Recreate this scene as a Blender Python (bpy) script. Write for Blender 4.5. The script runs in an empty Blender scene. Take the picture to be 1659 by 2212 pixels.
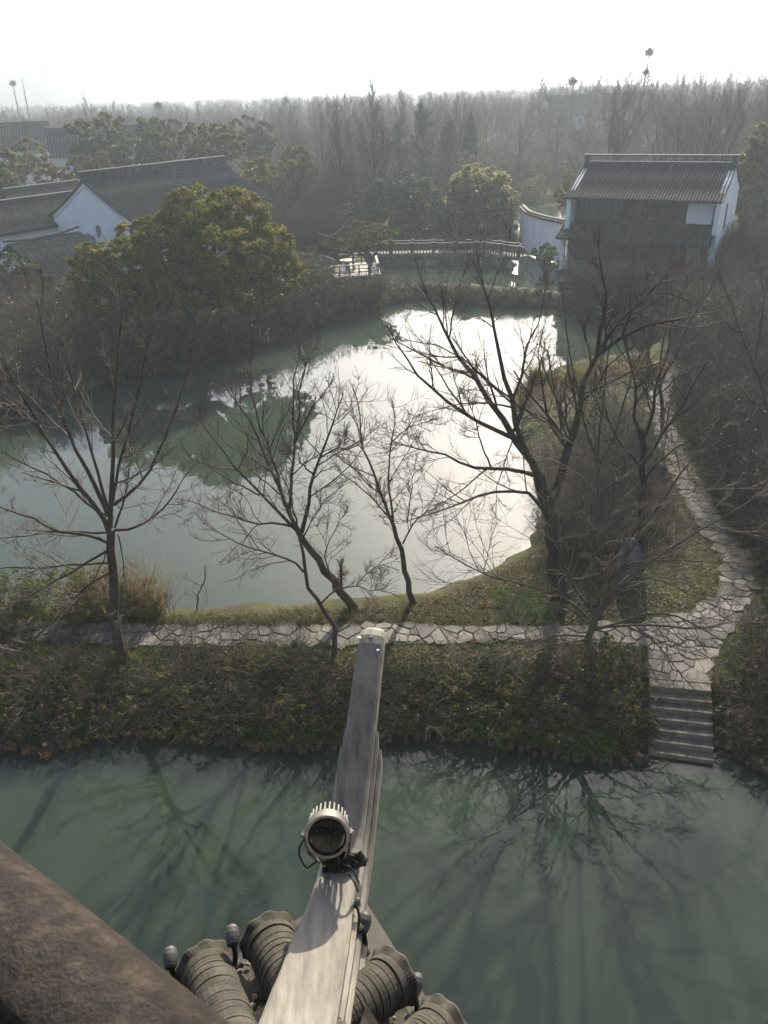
import bpy, bmesh, math, random
import numpy as np
from mathutils import Vector, Matrix

R = math.radians
rng = np.random.default_rng(7)
random.seed(7)
scene = bpy.context.scene
COL = scene.collection

# ------------------------------------------------------------------ camera
CAM = np.array([0.0, 0.0, 13.0])          # 13 m above the water
FPX, CX, CY = 1703.0, 829.5, 1106.0       # focal length and centre in units of a 1659 x 2212 frame
PITCH, ROLL = R(28.0), R(2.0)
_f = np.array([0, math.cos(PITCH), -math.sin(PITCH)])
_u0 = np.array([0, math.sin(PITCH), math.cos(PITCH)])
_r0 = np.array([1.0, 0, 0])
_u = _u0 * math.cos(ROLL) + _r0 * math.sin(ROLL)
_r = _r0 * math.cos(ROLL) - _u0 * math.sin(ROLL)

def ray(x, y):
    return _f * FPX + _r * (x - CX) - _u * (y - CY)
def at_z(x, y, z):
    d = ray(x, y); return CAM + d * ((z - CAM[2]) / d[2])
def at_Y(x, y, Y):
    d = ray(x, y); return CAM + d * (Y / d[1])
def project(p):
    d = np.asarray(p, float) - CAM
    w = d @ _f
    return CX + FPX * (d @ _r) / w, CY - FPX * (d @ _u) / w

cam_data = bpy.data.cameras.new('camera')
cam = bpy.data.objects.new('camera', cam_data)
COL.objects.link(cam)
cam.matrix_world = Matrix([[_r[0], _u[0], -_f[0], CAM[0]], [_r[1], _u[1], -_f[1], CAM[1]],
                           [_r[2], _u[2], -_f[2], CAM[2]], [0, 0, 0, 1]])
cam_data.sensor_fit = 'VERTICAL'
cam_data.angle = 2 * math.atan(CY / FPX)
cam_data.clip_start = 0.02
cam_data.clip_end = 12000
cam_data.dof.use_dof = True
cam_data.dof.focus_distance = 17.0
cam_data.dof.aperture_fstop = cam_data.lens / 1000 / 0.0009     # a phone's small pupil
scene.camera = cam

# ------------------------------------------------------------------ sky, sun, exposure
SUN_AZ, SUN_EL = R(12.5), R(31.0)
world = bpy.data.worlds.new('World'); scene.world = world
world.use_nodes = True
wn = world.node_tree.nodes; wl = world.node_tree.links
wn.clear()
sky = wn.new('ShaderNodeTexSky'); sky.sky_type = 'NISHITA'; sky.sun_disc = False
sky.sun_elevation = SUN_EL; sky.sun_rotation = SUN_AZ
sky.air_density = 0.75; sky.dust_density = 3.8; sky.ozone_density = 2.6; sky.altitude = 0
bg = wn.new('ShaderNodeBackground'); bg.inputs[1].default_value = 0.135
wo = wn.new('ShaderNodeOutputWorld')
wl.new(sky.outputs[0], bg.inputs[0]); wl.new(bg.outputs[0], wo.inputs[0])

sun_data = bpy.data.lights.new('sun', 'SUN')
sun_data.energy = 5.0; sun_data.angle = R(0.6); sun_data.color = (1.0, 0.91, 0.77)
sun = bpy.data.objects.new('sun', sun_data); COL.objects.link(sun)
sun_dir = Vector((math.sin(SUN_AZ) * math.cos(SUN_EL), math.cos(SUN_AZ) * math.cos(SUN_EL), math.sin(SUN_EL)))
sun.rotation_euler = (-sun_dir).to_track_quat('-Z', 'Y').to_euler()
sun.location = (30, 60, 60)

scene.view_settings.view_transform = 'Standard'
scene.view_settings.look = 'None'
scene.view_settings.gamma = 1.0
scene.view_settings.exposure = 0.88
scene.view_settings.use_curve_mapping = False
cy = scene.cycles
cy.use_denoising = True
try: cy.denoiser = 'OPENIMAGEDENOISE'
except Exception: pass
cy.max_bounces = 6; cy.diffuse_bounces = 2; cy.glossy_bounces = 3; cy.transmission_bounces = 2
cy.transparent_max_bounces = 8; cy.volume_bounces = 1
cy.sample_clamp_indirect = 4.0
cy.caustics_reflective = False; cy.caustics_refractive = False
cy.use_adaptive_sampling = True; cy.adaptive_threshold = 0.02

# ------------------------------------------------------------------ materials
def _nt(name):
    m = bpy.data.materials.new(name); m.use_nodes = True
    nt = m.node_tree; nt.nodes.clear()
    out = nt.nodes.new('ShaderNodeOutputMaterial')
    return m, nt, out
def _ramp(nt, fac, stops):
    r = nt.nodes.new('ShaderNodeValToRGB')
    while len(r.color_ramp.elements) < len(stops): r.color_ramp.elements.new(0.5)
    for e, (p, c) in zip(r.color_ramp.elements, stops):
        e.position = p; e.color = (*c, 1)
    nt.links.new(fac, r.inputs[0]); return r
def _noise(nt, scale, detail=5, rough=0.6, vec=None, dist=0.0):
    n = nt.nodes.new('ShaderNodeTexNoise'); n.inputs['Scale'].default_value = scale
    n.inputs['Detail'].default_value = detail; n.inputs['Roughness'].default_value = rough
    n.inputs['Distortion'].default_value = dist
    if vec is not None: nt.links.new(vec, n.inputs['Vector'])
    return n
def _coord(nt, stretch=None, world_space=False):
    if world_space:
        o = nt.nodes.new('ShaderNodeNewGeometry').outputs['Position']
    else:
        o = nt.nodes.new('ShaderNodeTexCoord').outputs['Object']
    if stretch:
        mp = nt.nodes.new('ShaderNodeMapping'); mp.inputs['Scale'].default_value = stretch
        nt.links.new(o, mp.inputs[0]); o = mp.outputs[0]
    return o
def surf(name, stops, scale=3.0, rough=0.8, bump=0.0, bscale=None, stretch=None, world_space=False,
         spec=0.3, metal=0.0, detail=6, bdist=0.02, island=0.0, coat=0.0, objrand=False):
    """noise-coloured Principled surface; island > 0 also varies the colour from loose piece to loose piece"""
    m, nt, out = _nt(name)
    b = nt.nodes.new('ShaderNodeBsdfPrincipled')
    vec = _coord(nt, stretch, world_space)
    n = _noise(nt, scale, detail, 0.62, vec)
    fac = n.outputs[0]
    if island:
        g = nt.nodes.new('ShaderNodeNewGeometry')
        mx = nt.nodes.new('ShaderNodeMath'); mx.operation = 'MULTIPLY_ADD'
        sb = nt.nodes.new('ShaderNodeMath'); sb.operation = 'SUBTRACT'; sb.inputs[1].default_value = 0.5
        src_ = nt.nodes.new('ShaderNodeObjectInfo').outputs['Random'] if objrand else g.outputs['Random Per Island']
        nt.links.new(src_, sb.inputs[0])
        nt.links.new(sb.outputs[0], mx.inputs[0]); mx.inputs[1].default_value = island
        nt.links.new(fac, mx.inputs[2]); fac = mx.outputs[0]
    r = _ramp(nt, fac, stops)
    nt.links.new(r.outputs[0], b.inputs['Base Color'])
    b.inputs['Roughness'].default_value = rough
    b.inputs['Specular IOR Level'].default_value = spec
    b.inputs['Metallic'].default_value = metal
    if coat: b.inputs['Coat Weight'].default_value = coat
    if bump:
        bn = _noise(nt, bscale or scale * 4, 6, 0.65, vec)
        bp = nt.nodes.new('ShaderNodeBump'); bp.inputs['Strength'].default_value = bump
        bp.inputs['Distance'].default_value = bdist
        nt.links.new(bn.outputs[0], bp.inputs['Height']); nt.links.new(bp.outputs[0], b.inputs['Normal'])
    nt.links.new(b.outputs[0], out.inputs[0])
    return m
def leafmat(name, stops, trans=0.35, rough=0.55, gloss=0.25):
    m, nt, out = _nt(name)
    g = nt.nodes.new('ShaderNodeNewGeometry')
    r = _ramp(nt, g.outputs['Random Per Island'], stops)
    b = nt.nodes.new('ShaderNodeBsdfPrincipled'); b.inputs['Roughness'].default_value = rough
    b.inputs['Specular IOR Level'].default_value = gloss
    t = nt.nodes.new('ShaderNodeBsdfTranslucent')
    nt.links.new(r.outputs[0], b.inputs['Base Color']); nt.links.new(r.outputs[0], t.inputs[0])
    mx = nt.nodes.new('ShaderNodeMixShader'); mx.inputs[0].default_value = trans
    nt.links.new(b.outputs[0], mx.inputs[1]); nt.links.new(t.outputs[0], mx.inputs[2])
    nt.links.new(mx.outputs[0], out.inputs[0])
    return m
def plain(name, c, rough=0.6, spec=0.4, metal=0.0):
    m, nt, out = _nt(name)
    b = nt.nodes.new('ShaderNodeBsdfPrincipled'); b.inputs['Base Color'].default_value = (*c, 1)
    b.inputs['Roughness'].default_value = rough; b.inputs['Specular IOR Level'].default_value = spec
    b.inputs['Metallic'].default_value = metal
    nt.links.new(b.outputs[0], out.inputs[0]); return m
def water(name, c1, c2, wave, wscale, rough=0.015):
    m, nt, out = _nt(name)
    b = nt.nodes.new('ShaderNodeBsdfPrincipled')
    vec = _coord(nt, None, True)
    n = _noise(nt, 0.12, 3, 0.5, vec)
    r = _ramp(nt, n.outputs[0], [(0.35, c1), (0.65, c2)])
    nt.links.new(r.outputs[0], b.inputs['Base Color'])
    b.inputs['Roughness'].default_value = rough; b.inputs['IOR'].default_value = 1.333
    b.inputs['Subsurface Weight'].default_value = 1.0; b.inputs['Subsurface Radius'].default_value = (.6, 1.0, .8); b.inputs['Subsurface Scale'].default_value = 2.0
    w1 = _noise(nt, wscale, 2, 0.45, vec, 0.6)
    bp = nt.nodes.new('ShaderNodeBump'); bp.inputs['Strength'].default_value = 1.0
    bp.inputs['Distance'].default_value = wave
    nt.links.new(w1.outputs[0], bp.inputs['Height']); nt.links.new(bp.outputs[0], b.inputs['Normal'])
    nt.links.new(b.outputs[0], out.inputs[0]); return m

M = {}
M['ground'] = surf('soil_and_litter', [(0.28, (0.022, 0.021, 0.010)), (0.45, (0.050, 0.044, 0.022)), (0.58, (0.058, 0.066, 0.020)), (0.78, (0.11, 0.09, 0.05))],
                   scale=0.9, rough=0.95, bump=0.9, bscale=9, world_space=True, spec=0.1, bdist=0.08, detail=9)
M['canal'] = water('canal_water', (0.028, 0.045, 0.027), (0.033, 0.051, 0.031), 0.0024, 3.0)
M['pond'] = water('pond_water', (0.032, 0.050, 0.033), (0.038, 0.056, 0.037), 0.003, 1.5)
M['bark'] = surf('bark', [(0.3, (0.024, 0.018, 0.013)), (0.7, (0.078, 0.060, 0.044))], scale=9, rough=0.9, bump=0.6, bscale=30, stretch=(1, 1, .3), spec=0.2)
M['bark_pale'] = surf('bark_pale', [(0.3, (0.045, 0.037, 0.029)), (0.7, (0.115, 0.095, 0.075))], scale=7, rough=0.9, bump=0.5, bscale=30, stretch=(1, 1, .3), spec=0.2)
M['twig'] = surf('twig', [(0.3, (0.040, 0.028, 0.021)), (0.7, (0.10, 0.075, 0.055))], scale=5, rough=0.8, spec=0.25, island=0.5)
M['twig_pale'] = surf('twig_pale', [(0.3, (0.060, 0.047, 0.036)), (0.7, (0.17, 0.14, 0.105))], scale=5, rough=0.8, spec=0.25, island=0.5)
M['twig_red'] = surf('twig_red', [(0.3, (0.042, 0.027, 0.021)), (0.7, (0.11, 0.075, 0.055))], scale=5, rough=0.8, spec=0.25, island=0.5)
M['far_twig'] = surf('far_twig', [(0.3, (0.050, 0.042, 0.034)), (0.7, (0.095, 0.080, 0.062))], scale=2, rough=0.9, spec=0.1, island=0.5)
M['camphor'] = leafmat('camphor_leaf', [(0.0, (0.065, 0.080, 0.015)), (0.45, (0.14, 0.145, 0.024)), (0.8, (0.20, 0.18, 0.032)), (1.0, (0.25, 0.19, 0.045))], .5, .7, .08)
M['dark_leaf'] = leafmat('dark_evergreen_leaf', [(0.0, (0.036, 0.062, 0.018)), (0.5, (0.072, 0.102, 0.030)), (0.85, (0.12, 0.135, 0.036)), (1.0, (0.17, 0.16, 0.048))], 0.45)
M['olive_leaf'] = leafmat('olive_leaf', [(0.0, (0.07, 0.078, 0.02)), (0.5, (0.135, 0.136, 0.032)), (1.0, (0.21, 0.185, 0.046))], 0.5)
M['yellow_leaf'] = leafmat('yellow_leaf', [(0.0, (0.08, 0.08, 0.018)), (0.5, (0.15, 0.13, 0.025)), (1.0, (0.24, 0.19, 0.04))], 0.4)
M['pine'] = leafmat('pine_needle', [(0.0, (0.022, 0.040, 0.018)), (0.6, (0.045, 0.070, 0.030)), (1.0, (0.085, 0.10, 0.045))], 0.2)
M['cypress'] = leafmat('cypress_leaf', [(0.0, (0.014, 0.026, 0.014)), (1.0, (0.032, 0.048, 0.024))], 0.15)
M['bamboo'] = leafmat('bamboo_leaf', [(0.0, (0.028, 0.050, 0.020)), (0.5, (0.055, 0.085, 0.032)), (0.9, (0.075, 0.090, 0.040)), (1.0, (0.14, 0.14, 0.06))], 0.3)
M['sunlit_bamboo'] = leafmat('sunlit_bamboo_leaf', [(0.0, (0.14, 0.145, 0.055)), (0.5, (0.25, 0.235, 0.09)), (1.0, (0.36, 0.32, 0.14))], 0.5)  # lit bamboo leaf: sunshine is put into this paler colour
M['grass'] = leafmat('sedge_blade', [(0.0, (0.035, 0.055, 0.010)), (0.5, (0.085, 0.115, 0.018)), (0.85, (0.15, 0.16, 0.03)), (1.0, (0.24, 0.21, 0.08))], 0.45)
M['pale_grass'] = leafmat('pale_sedge_blade', [(0.0, (0.055, 0.060, 0.018)), (0.5, (0.12, 0.115, 0.035)), (0.85, (0.21, 0.19, 0.08)), (1.0, (0.33, 0.28, 0.15))], 0.4)  # paler, straw-toned sedge; serves the short dry grass too
M['straw'] = leafmat('straw', [(0.0, (0.11, 0.075, 0.032)), (0.5, (0.22, 0.155, 0.07)), (1.0, (0.36, 0.27, 0.14))], 0.35)
M['clover'] = leafmat('clover_leaf', [(0.0, (0.028, 0.065, 0.008)), (0.6, (0.065, 0.13, 0.014)), (1.0, (0.12, 0.18, 0.022))], 0.4)
M['ivy'] = leafmat('ivy_leaf', [(0.0, (0.016, 0.030, 0.006)), (0.6, (0.05, 0.080, 0.013)), (1.0, (0.12, 0.14, 0.026))], 0.35)
M['litter'] = leafmat('dead_leaf', [(0.0, (0.034, 0.026, 0.014)), (0.5, (0.085, 0.066, 0.034)), (1.0, (0.19, 0.15, 0.085))], 0.2)
M['flag'] = surf('flagstone', [(0.25, (0.062, 0.056, 0.044)), (0.5, (0.115, 0.107, 0.086)), (0.75, (0.18, 0.167, 0.138))], scale=2.4, rough=0.85, bump=0.5, bscale=22, world_space=True, bdist=0.015, island=0.42, objrand=True)
M['mortar'] = surf('dark_joint', [(0.3, (0.04, 0.037, 0.026)), (0.7, (0.095, 0.085, 0.06))], scale=8, rough=0.95, bump=0.6, bscale=40, world_space=True)
M['granite'] = surf('worn_granite', [(0.3, (0.075, 0.066, 0.052)), (0.55, (0.135, 0.122, 0.096)), (0.8, (0.20, 0.18, 0.145))], scale=5, rough=0.88, bump=0.5, bscale=50, world_space=True, bdist=0.01)
M['concrete'] = surf('weathered_mortar', [(0.30, (0.13, 0.117, 0.095)), (0.44, (0.215, 0.196, 0.160)), (0.56, (0.275, 0.252, 0.207)), (0.74, (0.34, 0.313, 0.26))], scale=9, rough=0.85, bump=0.5, bscale=45, bdist=0.005, stretch=(2.4, .35, 1), detail=14)
M['tile_near'] = surf('grey_clay_tile_near', [(0.25, (0.030, 0.027, 0.020)), (0.5, (0.066, 0.060, 0.045)), (0.75, (0.115, 0.104, 0.080))], scale=14, rough=0.88, bump=0.6, bscale=90, bdist=0.004, world_space=True)
M['pan'] = surf('dark_pan_tile', [(0.3, (0.012, 0.012, 0.011)), (0.7, (0.034, 0.032, 0.027))], scale=4, rough=0.95, world_space=True, spec=.1)
M['tile'] = surf('grey_clay_tile', [(0.25, (0.035, 0.034, 0.031)), (0.55, (0.078, 0.075, 0.066)), (0.8, (0.15, 0.142, 0.122))], scale=3, rough=0.85, world_space=True, bump=0.4, bscale=20, island=0.25)
M['ridge_cap'] = surf('pale_ridge_cap', [(0.3, (0.20, 0.19, 0.165)), (0.7, (0.34, 0.32, 0.28))], scale=2, rough=0.85, world_space=True)
M['plaster'] = surf('white_plaster', [(0.2, (0.50, 0.49, 0.46)), (0.4, (0.76, 0.745, 0.705)), (0.65, (0.86, 0.845, 0.80))], scale=0.9, rough=0.9, bump=0.15, bscale=18, stretch=(1, 1, .45), world_space=True, detail=9)
M['plaster_grey'] = surf('bare_plaster', [(0.3, (0.14, 0.14, 0.14)), (0.7, (0.26, 0.26, 0.255))], scale=4, rough=0.9, world_space=True)
M['dark_wood'] = surf('dark_timber', [(0.3, (0.018, 0.014, 0.011)), (0.7, (0.050, 0.038, 0.028))], scale=6, rough=0.7, stretch=(1, 1, .2), world_space=True)
M['grey_wood'] = surf('grey_timber', [(0.3, (0.075, 0.065, 0.052)), (0.7, (0.17, 0.15, 0.125))], scale=8, rough=0.85, bump=0.4, bscale=40, world_space=True)
M['log'] = surf('pile_bark', [(0.3, (0.028, 0.022, 0.015)), (0.7, (0.085, 0.064, 0.042))], scale=14, rough=0.9, bump=0.7, bscale=40, world_space=True)
M['log_end'] = surf('pile_end', [(0.3, (0.045, 0.034, 0.023)), (0.7, (0.115, 0.088, 0.06))], scale=18, rough=0.9, world_space=True)
M['rust'] = None
M['window'] = plain('window_glass', (0.012, 0.014, 0.014), 0.12, 0.5)
M['stone_pink'] = surf('pinkish_stone', [(0.3, (0.16, 0.125, 0.105)), (0.7, (0.30, 0.25, 0.215))], scale=2.5, rough=0.85, world_space=True, bump=0.3, bscale=15)
M['pale_stone'] = surf('pale_stone', [(0.3, (0.30, 0.285, 0.25)), (0.7, (0.48, 0.455, 0.40))], scale=3, rough=0.8, world_space=True)
M['rock'] = surf('grey_rock', [(0.28, (0.045, 0.044, 0.042)), (0.55, (0.125, 0.123, 0.118)), (0.8, (0.25, 0.245, 0.23))], scale=3.5, rough=0.9, bump=0.9, bscale=9, world_space=True, bdist=0.06)
M['metal'] = surf('brushed_aluminium', [(0.3, (0.20, 0.185, 0.16)), (0.7, (0.33, 0.31, 0.275))], scale=30, rough=0.45, metal=0.8, bump=0.12, bscale=160, bdist=0.001)
M['metal_dark'] = surf('grey_painted_metal', [(0.3, (0.055, 0.055, 0.052)), (0.7, (0.115, 0.115, 0.108))], scale=30, rough=0.5, bump=0.1, bscale=150, bdist=0.001)
M['black'] = surf('black_rubber', [(0.3, (0.010, 0.010, 0.010)), (0.7, (0.022, 0.022, 0.021))], scale=30, rough=0.6)
M['bitumen'] = surf('bitumen_mortar', [(0.3, (0.014, 0.013, 0.012)), (0.52, (0.040, 0.038, 0.034)), (0.75, (0.16, 0.15, 0.125))], scale=45, rough=0.9, bump=0.9, bscale=90, bdist=0.008)
M['lens'] = plain('lamp_glass', (0.010, 0.010, 0.009), 0.12, 0.5)
M['led'] = plain('led_optic', (0.10, 0.10, 0.095), 0.15, 0.6)
M['car'] = plain('car_paint_dark', (0.012, 0.014, 0.018), 0.15, 0.6)
M['car2'] = plain('car_paint_silver', (0.25, 0.26, 0.27), 0.25, 0.5, 0.6)
M['tyre'] = plain('tyre', (0.012, 0.012, 0.012), 0.8)
M['moss'] = leafmat('orange_moss', [(0.0, (0.10, 0.05, 0.012)), (1.0, (0.22, 0.12, 0.03))], 0.1)
M['hill'] = surf('far_hill', [(0.3, (0.045, 0.055, 0.03)), (0.7, (0.075, 0.08, 0.045))], scale=0.01, rough=1.0, world_space=True)
M['cloth_white'] = plain('dropping_white', (0.75, 0.75, 0.72), 0.8)
# ------------------------------------------------------------------ mesh helpers
def arr_mesh(name, V, F, smooth=False):
    """V (n,3), F (m,k) arrays -> mesh"""
    V = np.ascontiguousarray(V, dtype=np.float32); F = np.ascontiguousarray(F, dtype=np.int32)
    me = bpy.data.meshes.new(name)
    n, (m, k) = len(V), F.shape
    me.vertices.add(n); me.vertices.foreach_set('co', V.ravel())
    me.loops.add(m * k); me.loops.foreach_set('vertex_index', F.ravel())
    me.polygons.add(m); me.polygons.foreach_set('loop_start', np.arange(0, m * k, k, dtype=np.int32))
    try: me.polygons.foreach_set('loop_total', np.full(m, k, dtype=np.int32))
    except Exception: pass
    if smooth: me.polygons.foreach_set('use_smooth', np.ones(m, dtype=bool))
    me.update(calc_edges=True)
    return me
def link(name, me, mat, parent=None, loc=None):
    o = bpy.data.objects.new(name, me)
    if mat is not None and not me.materials: me.materials.append(mat)
    COL.objects.link(o)
    if loc is not None: o.location = loc
    if parent is not None: o.parent = parent
    return o
def tag(o, label=None, cat=None, group=None, kind=None):
    if label: o['label'] = label
    if cat: o['category'] = cat
    if group: o['group'] = group
    if kind: o['kind'] = kind
    return o
def root(name, loc, label=None, cat=None, group=None):
    o = bpy.data.objects.new(name, None); COL.objects.link(o)
    o.location = tuple(float(v) for v in loc); o.empty_display_size = 0.3
    return tag(o, label, cat, group)
def copy_tree(o, parent=None):
    c = o.copy(); COL.objects.link(c)
    c.parent = parent
    for ch in list(o.children): copy_tree(ch, c)
    return c

class MB:
    """collects boxes, tubes, prisms in world space; build() links them as one mesh"""
    def __init__(s): s.v = []; s.f = []
    def add(s, V, F):
        b = len(s.v); s.v += [tuple(map(float, p)) for p in V]; s.f += [tuple(i + b for i in f) for f in F]; return s
    def box(s, c, size, rz=0.0, ax=None):
        c = np.asarray(c, float); h = np.asarray(size, float) / 2
        if ax is None:
            X = np.array([math.cos(rz), math.sin(rz), 0]); Y = np.array([-math.sin(rz), math.cos(rz), 0]); Z = np.array([0, 0, 1.])
        else: X, Y, Z = ax
        V = [c + X * h[0] * a + Y * h[1] * b_ + Z * h[2] * d for d in (-1, 1) for a, b_ in ((-1, -1), (1, -1), (1, 1), (-1, 1))]
        return s.add(V, [(3, 2, 1, 0), (4, 5, 6, 7), (0, 1, 5, 4), (1, 2, 6, 5), (2, 3, 7, 6), (3, 0, 4, 7)])
    def bar(s, a, b, w, h=None, up=(0, 0, 1)):
        a = np.asarray(a, float); b = np.asarray(b, float); d = b - a; L = np.linalg.norm(d); X = d / L
        up = np.asarray(up, float)
        if abs(X @ up) > .95: up = np.array([0, 1., 0])
        Y = np.cross(up, X); Y /= np.linalg.norm(Y); Z = np.cross(X, Y)
        return s.box((a + b) / 2, (L, w, h or w), ax=(X, Y, Z))
    def tube(s, pts, rad, k=8, cap=True):
        pts = np.asarray(pts, float); m = len(pts)
        rad = np.broadcast_to(np.asarray(rad, float), (m,))
        T = np.gradient(pts, axis=0); T /= np.linalg.norm(T, axis=1)[:, None] + 1e-12
        ref = np.array([0, 0, 1.]) if abs(T[0, 2]) < .8 else np.array([1., 0, 0])
        V = []
        for i in range(m):
            A = np.cross(ref, T[i]); A /= np.linalg.norm(A) + 1e-9; B = np.cross(T[i], A)
            for j in range(k):
                t = 2 * math.pi * j / k
                V.append(pts[i] + (A * math.cos(t) + B * math.sin(t)) * rad[i])
        F = [(i * k + j, i * k + (j + 1) % k, (i + 1) * k + (j + 1) % k, (i + 1) * k + j) for i in range(m - 1) for j in range(k)]
        if cap: F += [tuple(range(k))[::-1], tuple((m - 1) * k + j for j in range(k))]
        return s.add(V, F)
    def lathe(s, c, axis, prof, k=16):
        """prof: (along, radius) pairs"""
        c = np.asarray(c, float); ax = np.asarray(axis, float); ax /= np.linalg.norm(ax)
        return s.tube_axis(c, ax, prof, k)
    def tube_axis(s, c, ax, prof, k):
        ref = np.array([0, 0, 1.]) if abs(ax[2]) < .9 else np.array([1., 0, 0])
        A = np.cross(ref, ax); A /= np.linalg.norm(A); B = np.cross(ax, A)
        V = [c + ax * z + (A * math.cos(2 * math.pi * j / k) + B * math.sin(2 * math.pi * j / k)) * r for z, r in prof for j in range(k)]
        m = len(prof)
        F = [(i * k + j, i * k + (j + 1) % k, (i + 1) * k + (j + 1) % k, (i + 1) * k + j) for i in range(m - 1) for j in range(k)]
        F += [tuple(range(k))[::-1], tuple((m - 1) * k + j for j in range(k))]
        return s.add(V, F)
    def prism(s, poly, d):
        """polygon (list of 3-D points) extruded by vector d"""
        n = len(poly); P = [np.asarray(p, float) for p in poly]; d = np.asarray(d, float)
        V = P + [p + d for p in P]
        F = [tuple(range(n))[::-1], tuple(range(n, 2 * n))] + [(i, (i + 1) % n, n + (i + 1) % n, n + i) for i in range(n)]
        return s.add(V, F)
    def build(s, name, mat, parent=None, smooth=False, local=True):
        me = bpy.data.meshes.new(name)
        V = np.array(s.v)
        if parent is not None and local:
            off = np.zeros(3); p = parent
            while p is not None: off += np.array(p.location); p = p.parent
            V = V - off
        me.from_pydata(V.tolist(), [], s.f)
        bm = bmesh.new(); bm.from_mesh(me); bmesh.ops.recalc_face_normals(bm, faces=bm.faces[:]); bm.to_mesh(me); bm.free()
        if smooth:
            me.polygons.foreach_set('use_smooth', np.ones(len(me.polygons), dtype=bool))
        return link(name, me, mat, parent)

# ------------------------------------------------------------------ water outlines and terrain
def PZ(pts, z=0.0): return np.array([at_z(x, y, z)[:2] for x, y in pts])
canal_edge = PZ([(-700, 1600), (-300, 1625), (0, 1612), (90, 1628), (170, 1604), (240, 1586), (300, 1580), (400, 1594), (520, 1612), (640, 1622), (740, 1612), (850, 1596),
                 (960, 1592), (1060, 1606), (1160, 1626), (1270, 1640), (1370, 1648), (1400, 1640), (1402, 1608), (1552, 1612), (1560, 1600), (1620, 1650), (1700, 1685), (1900, 1690), (2500, 1700)])
CANAL = np.vstack([canal_edge, [[60, -25], [-60, -25]]])
POND = PZ([(-500, 1330), (0, 1300), (330, 1322), (400, 1320), (480, 1316), (600, 1312), (700, 1304), (790, 1296), (900, 1288), (1000, 1256), (1080, 1226), (1130, 1194), (1160, 1150),
           (1165, 1080), (1140, 1000), (1105, 900), (1105, 845), (1150, 818), (1230, 792), (1310, 782), (1390, 768), (1420, 735), (1390, 700),
           (1300, 682), (1200, 668), (1100, 664), (1000, 660), (940, 652), (870, 652), (800, 676), (700, 700), (600, 735), (500, 772), (400, 800), (300, 812), (160, 850), (60, 890), (-60, 950), (-500, 980)])
FARCANAL = PZ([(815, 626), (900, 628), (1000, 630), (1100, 634), (1210, 645), (1330, 664), (1500, 680), (2000, 690), (2000, 640), (1560, 625), (1400, 618), (1225, 598), (1215, 560), (1190, 540), (1040, 535), (930, 532), (800, 533), (640, 535), (600, 548), (700, 556), (800, 566), (818, 590)])
POND3 = PZ([(1060, 505), (1240, 520), (1275, 470), (1240, 432), (1150, 436), (1080, 450)])
POND4 = PZ([(1420, 330), (1660, 334), (1680, 312), (1440, 306)])
POND5 = PZ([(480, 372), (640, 378), (660, 362), (500, 356)])

def sdist(P, poly):
    """distance to polygon edge, negative inside"""
    x, y = P[:, 0], P[:, 1]
    best = np.full(len(P), 1e9); inside = np.zeros(len(P), bool)
    n = len(poly)
    for i in range(n):
        a, b = poly[i], poly[(i + 1) % n]
        e = b - a; w = P - a
        t = np.clip((w @ e) / (e @ e + 1e-12), 0, 1)
        d = w - t[:, None] * e
        best = np.minimum(best, (d * d).sum(1))
        c = ((a[1] <= y) & (b[1] > y)) | ((b[1] <= y) & (a[1] > y))
        xi = a[0] + (y - a[1]) / (b[1] - a[1] + 1e-12) * (b[0] - a[0])
        inside ^= c & (x < xi)
    return np.where(inside, -1, 1) * np.sqrt(best)
def smooth(t): t = np.clip(t, 0, 1); return t * t * (3 - 2 * t)
def vnoise(x, y, s, seed=0):
    """cheap smooth value noise"""
    x = np.asarray(x) / s + 31.7 * seed; y = np.asarray(y) / s - 17.3 * seed
    xi, yi = np.floor(x), np.floor(y); fx, fy = smooth(x - xi), smooth(y - yi)
    def h(a, b):
        v = np.sin(a * 127.1 + b * 311.7 + seed * 74.7) * 43758.5453
        return v - np.floor(v)
    return (h(xi, yi) * (1 - fx) + h(xi + 1, yi) * fx) * (1 - fy) + (h(xi, yi + 1) * (1 - fx) + h(xi + 1, yi + 1) * fx) * fy - 0.5
PATHZ = 0.80
path_px = [(-260, 1385), (0, 1379), (150, 1386), (300, 1394), (430, 1396), (560, 1392), (720, 1394), (900, 1388), (1100, 1384), (1250, 1384), (1400, 1396), (1405, 1466),
           (1533, 1476), (1543, 1425), (1572, 1372), (1610, 1322), (1640, 1270), (1627, 1222), (1592, 1170), (1545, 1100), (1515, 1040), (1488, 980), (1462, 930), (1446, 880),
           (1452, 830), (1480, 790), (1420, 782), (1400, 850), (1405, 900), (1420, 960), (1450, 1020), (1480, 1080), (1505, 1130), (1545, 1180), (1565, 1230), (1542, 1290),
           (1480, 1325), (1380, 1346), (1200, 1351), (1000, 1350), (850, 1345), (700, 1346), (500, 1350), (300, 1346), (150, 1342), (0, 1338), (-260, 1340)]
PATH = PZ(path_px, PATHZ)
WATERS = [(CANAL, 2.3), (POND, 1.5), (FARCANAL, 1.3), (POND3, 1.5), (POND4, 4), (POND5, 2)]
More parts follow.
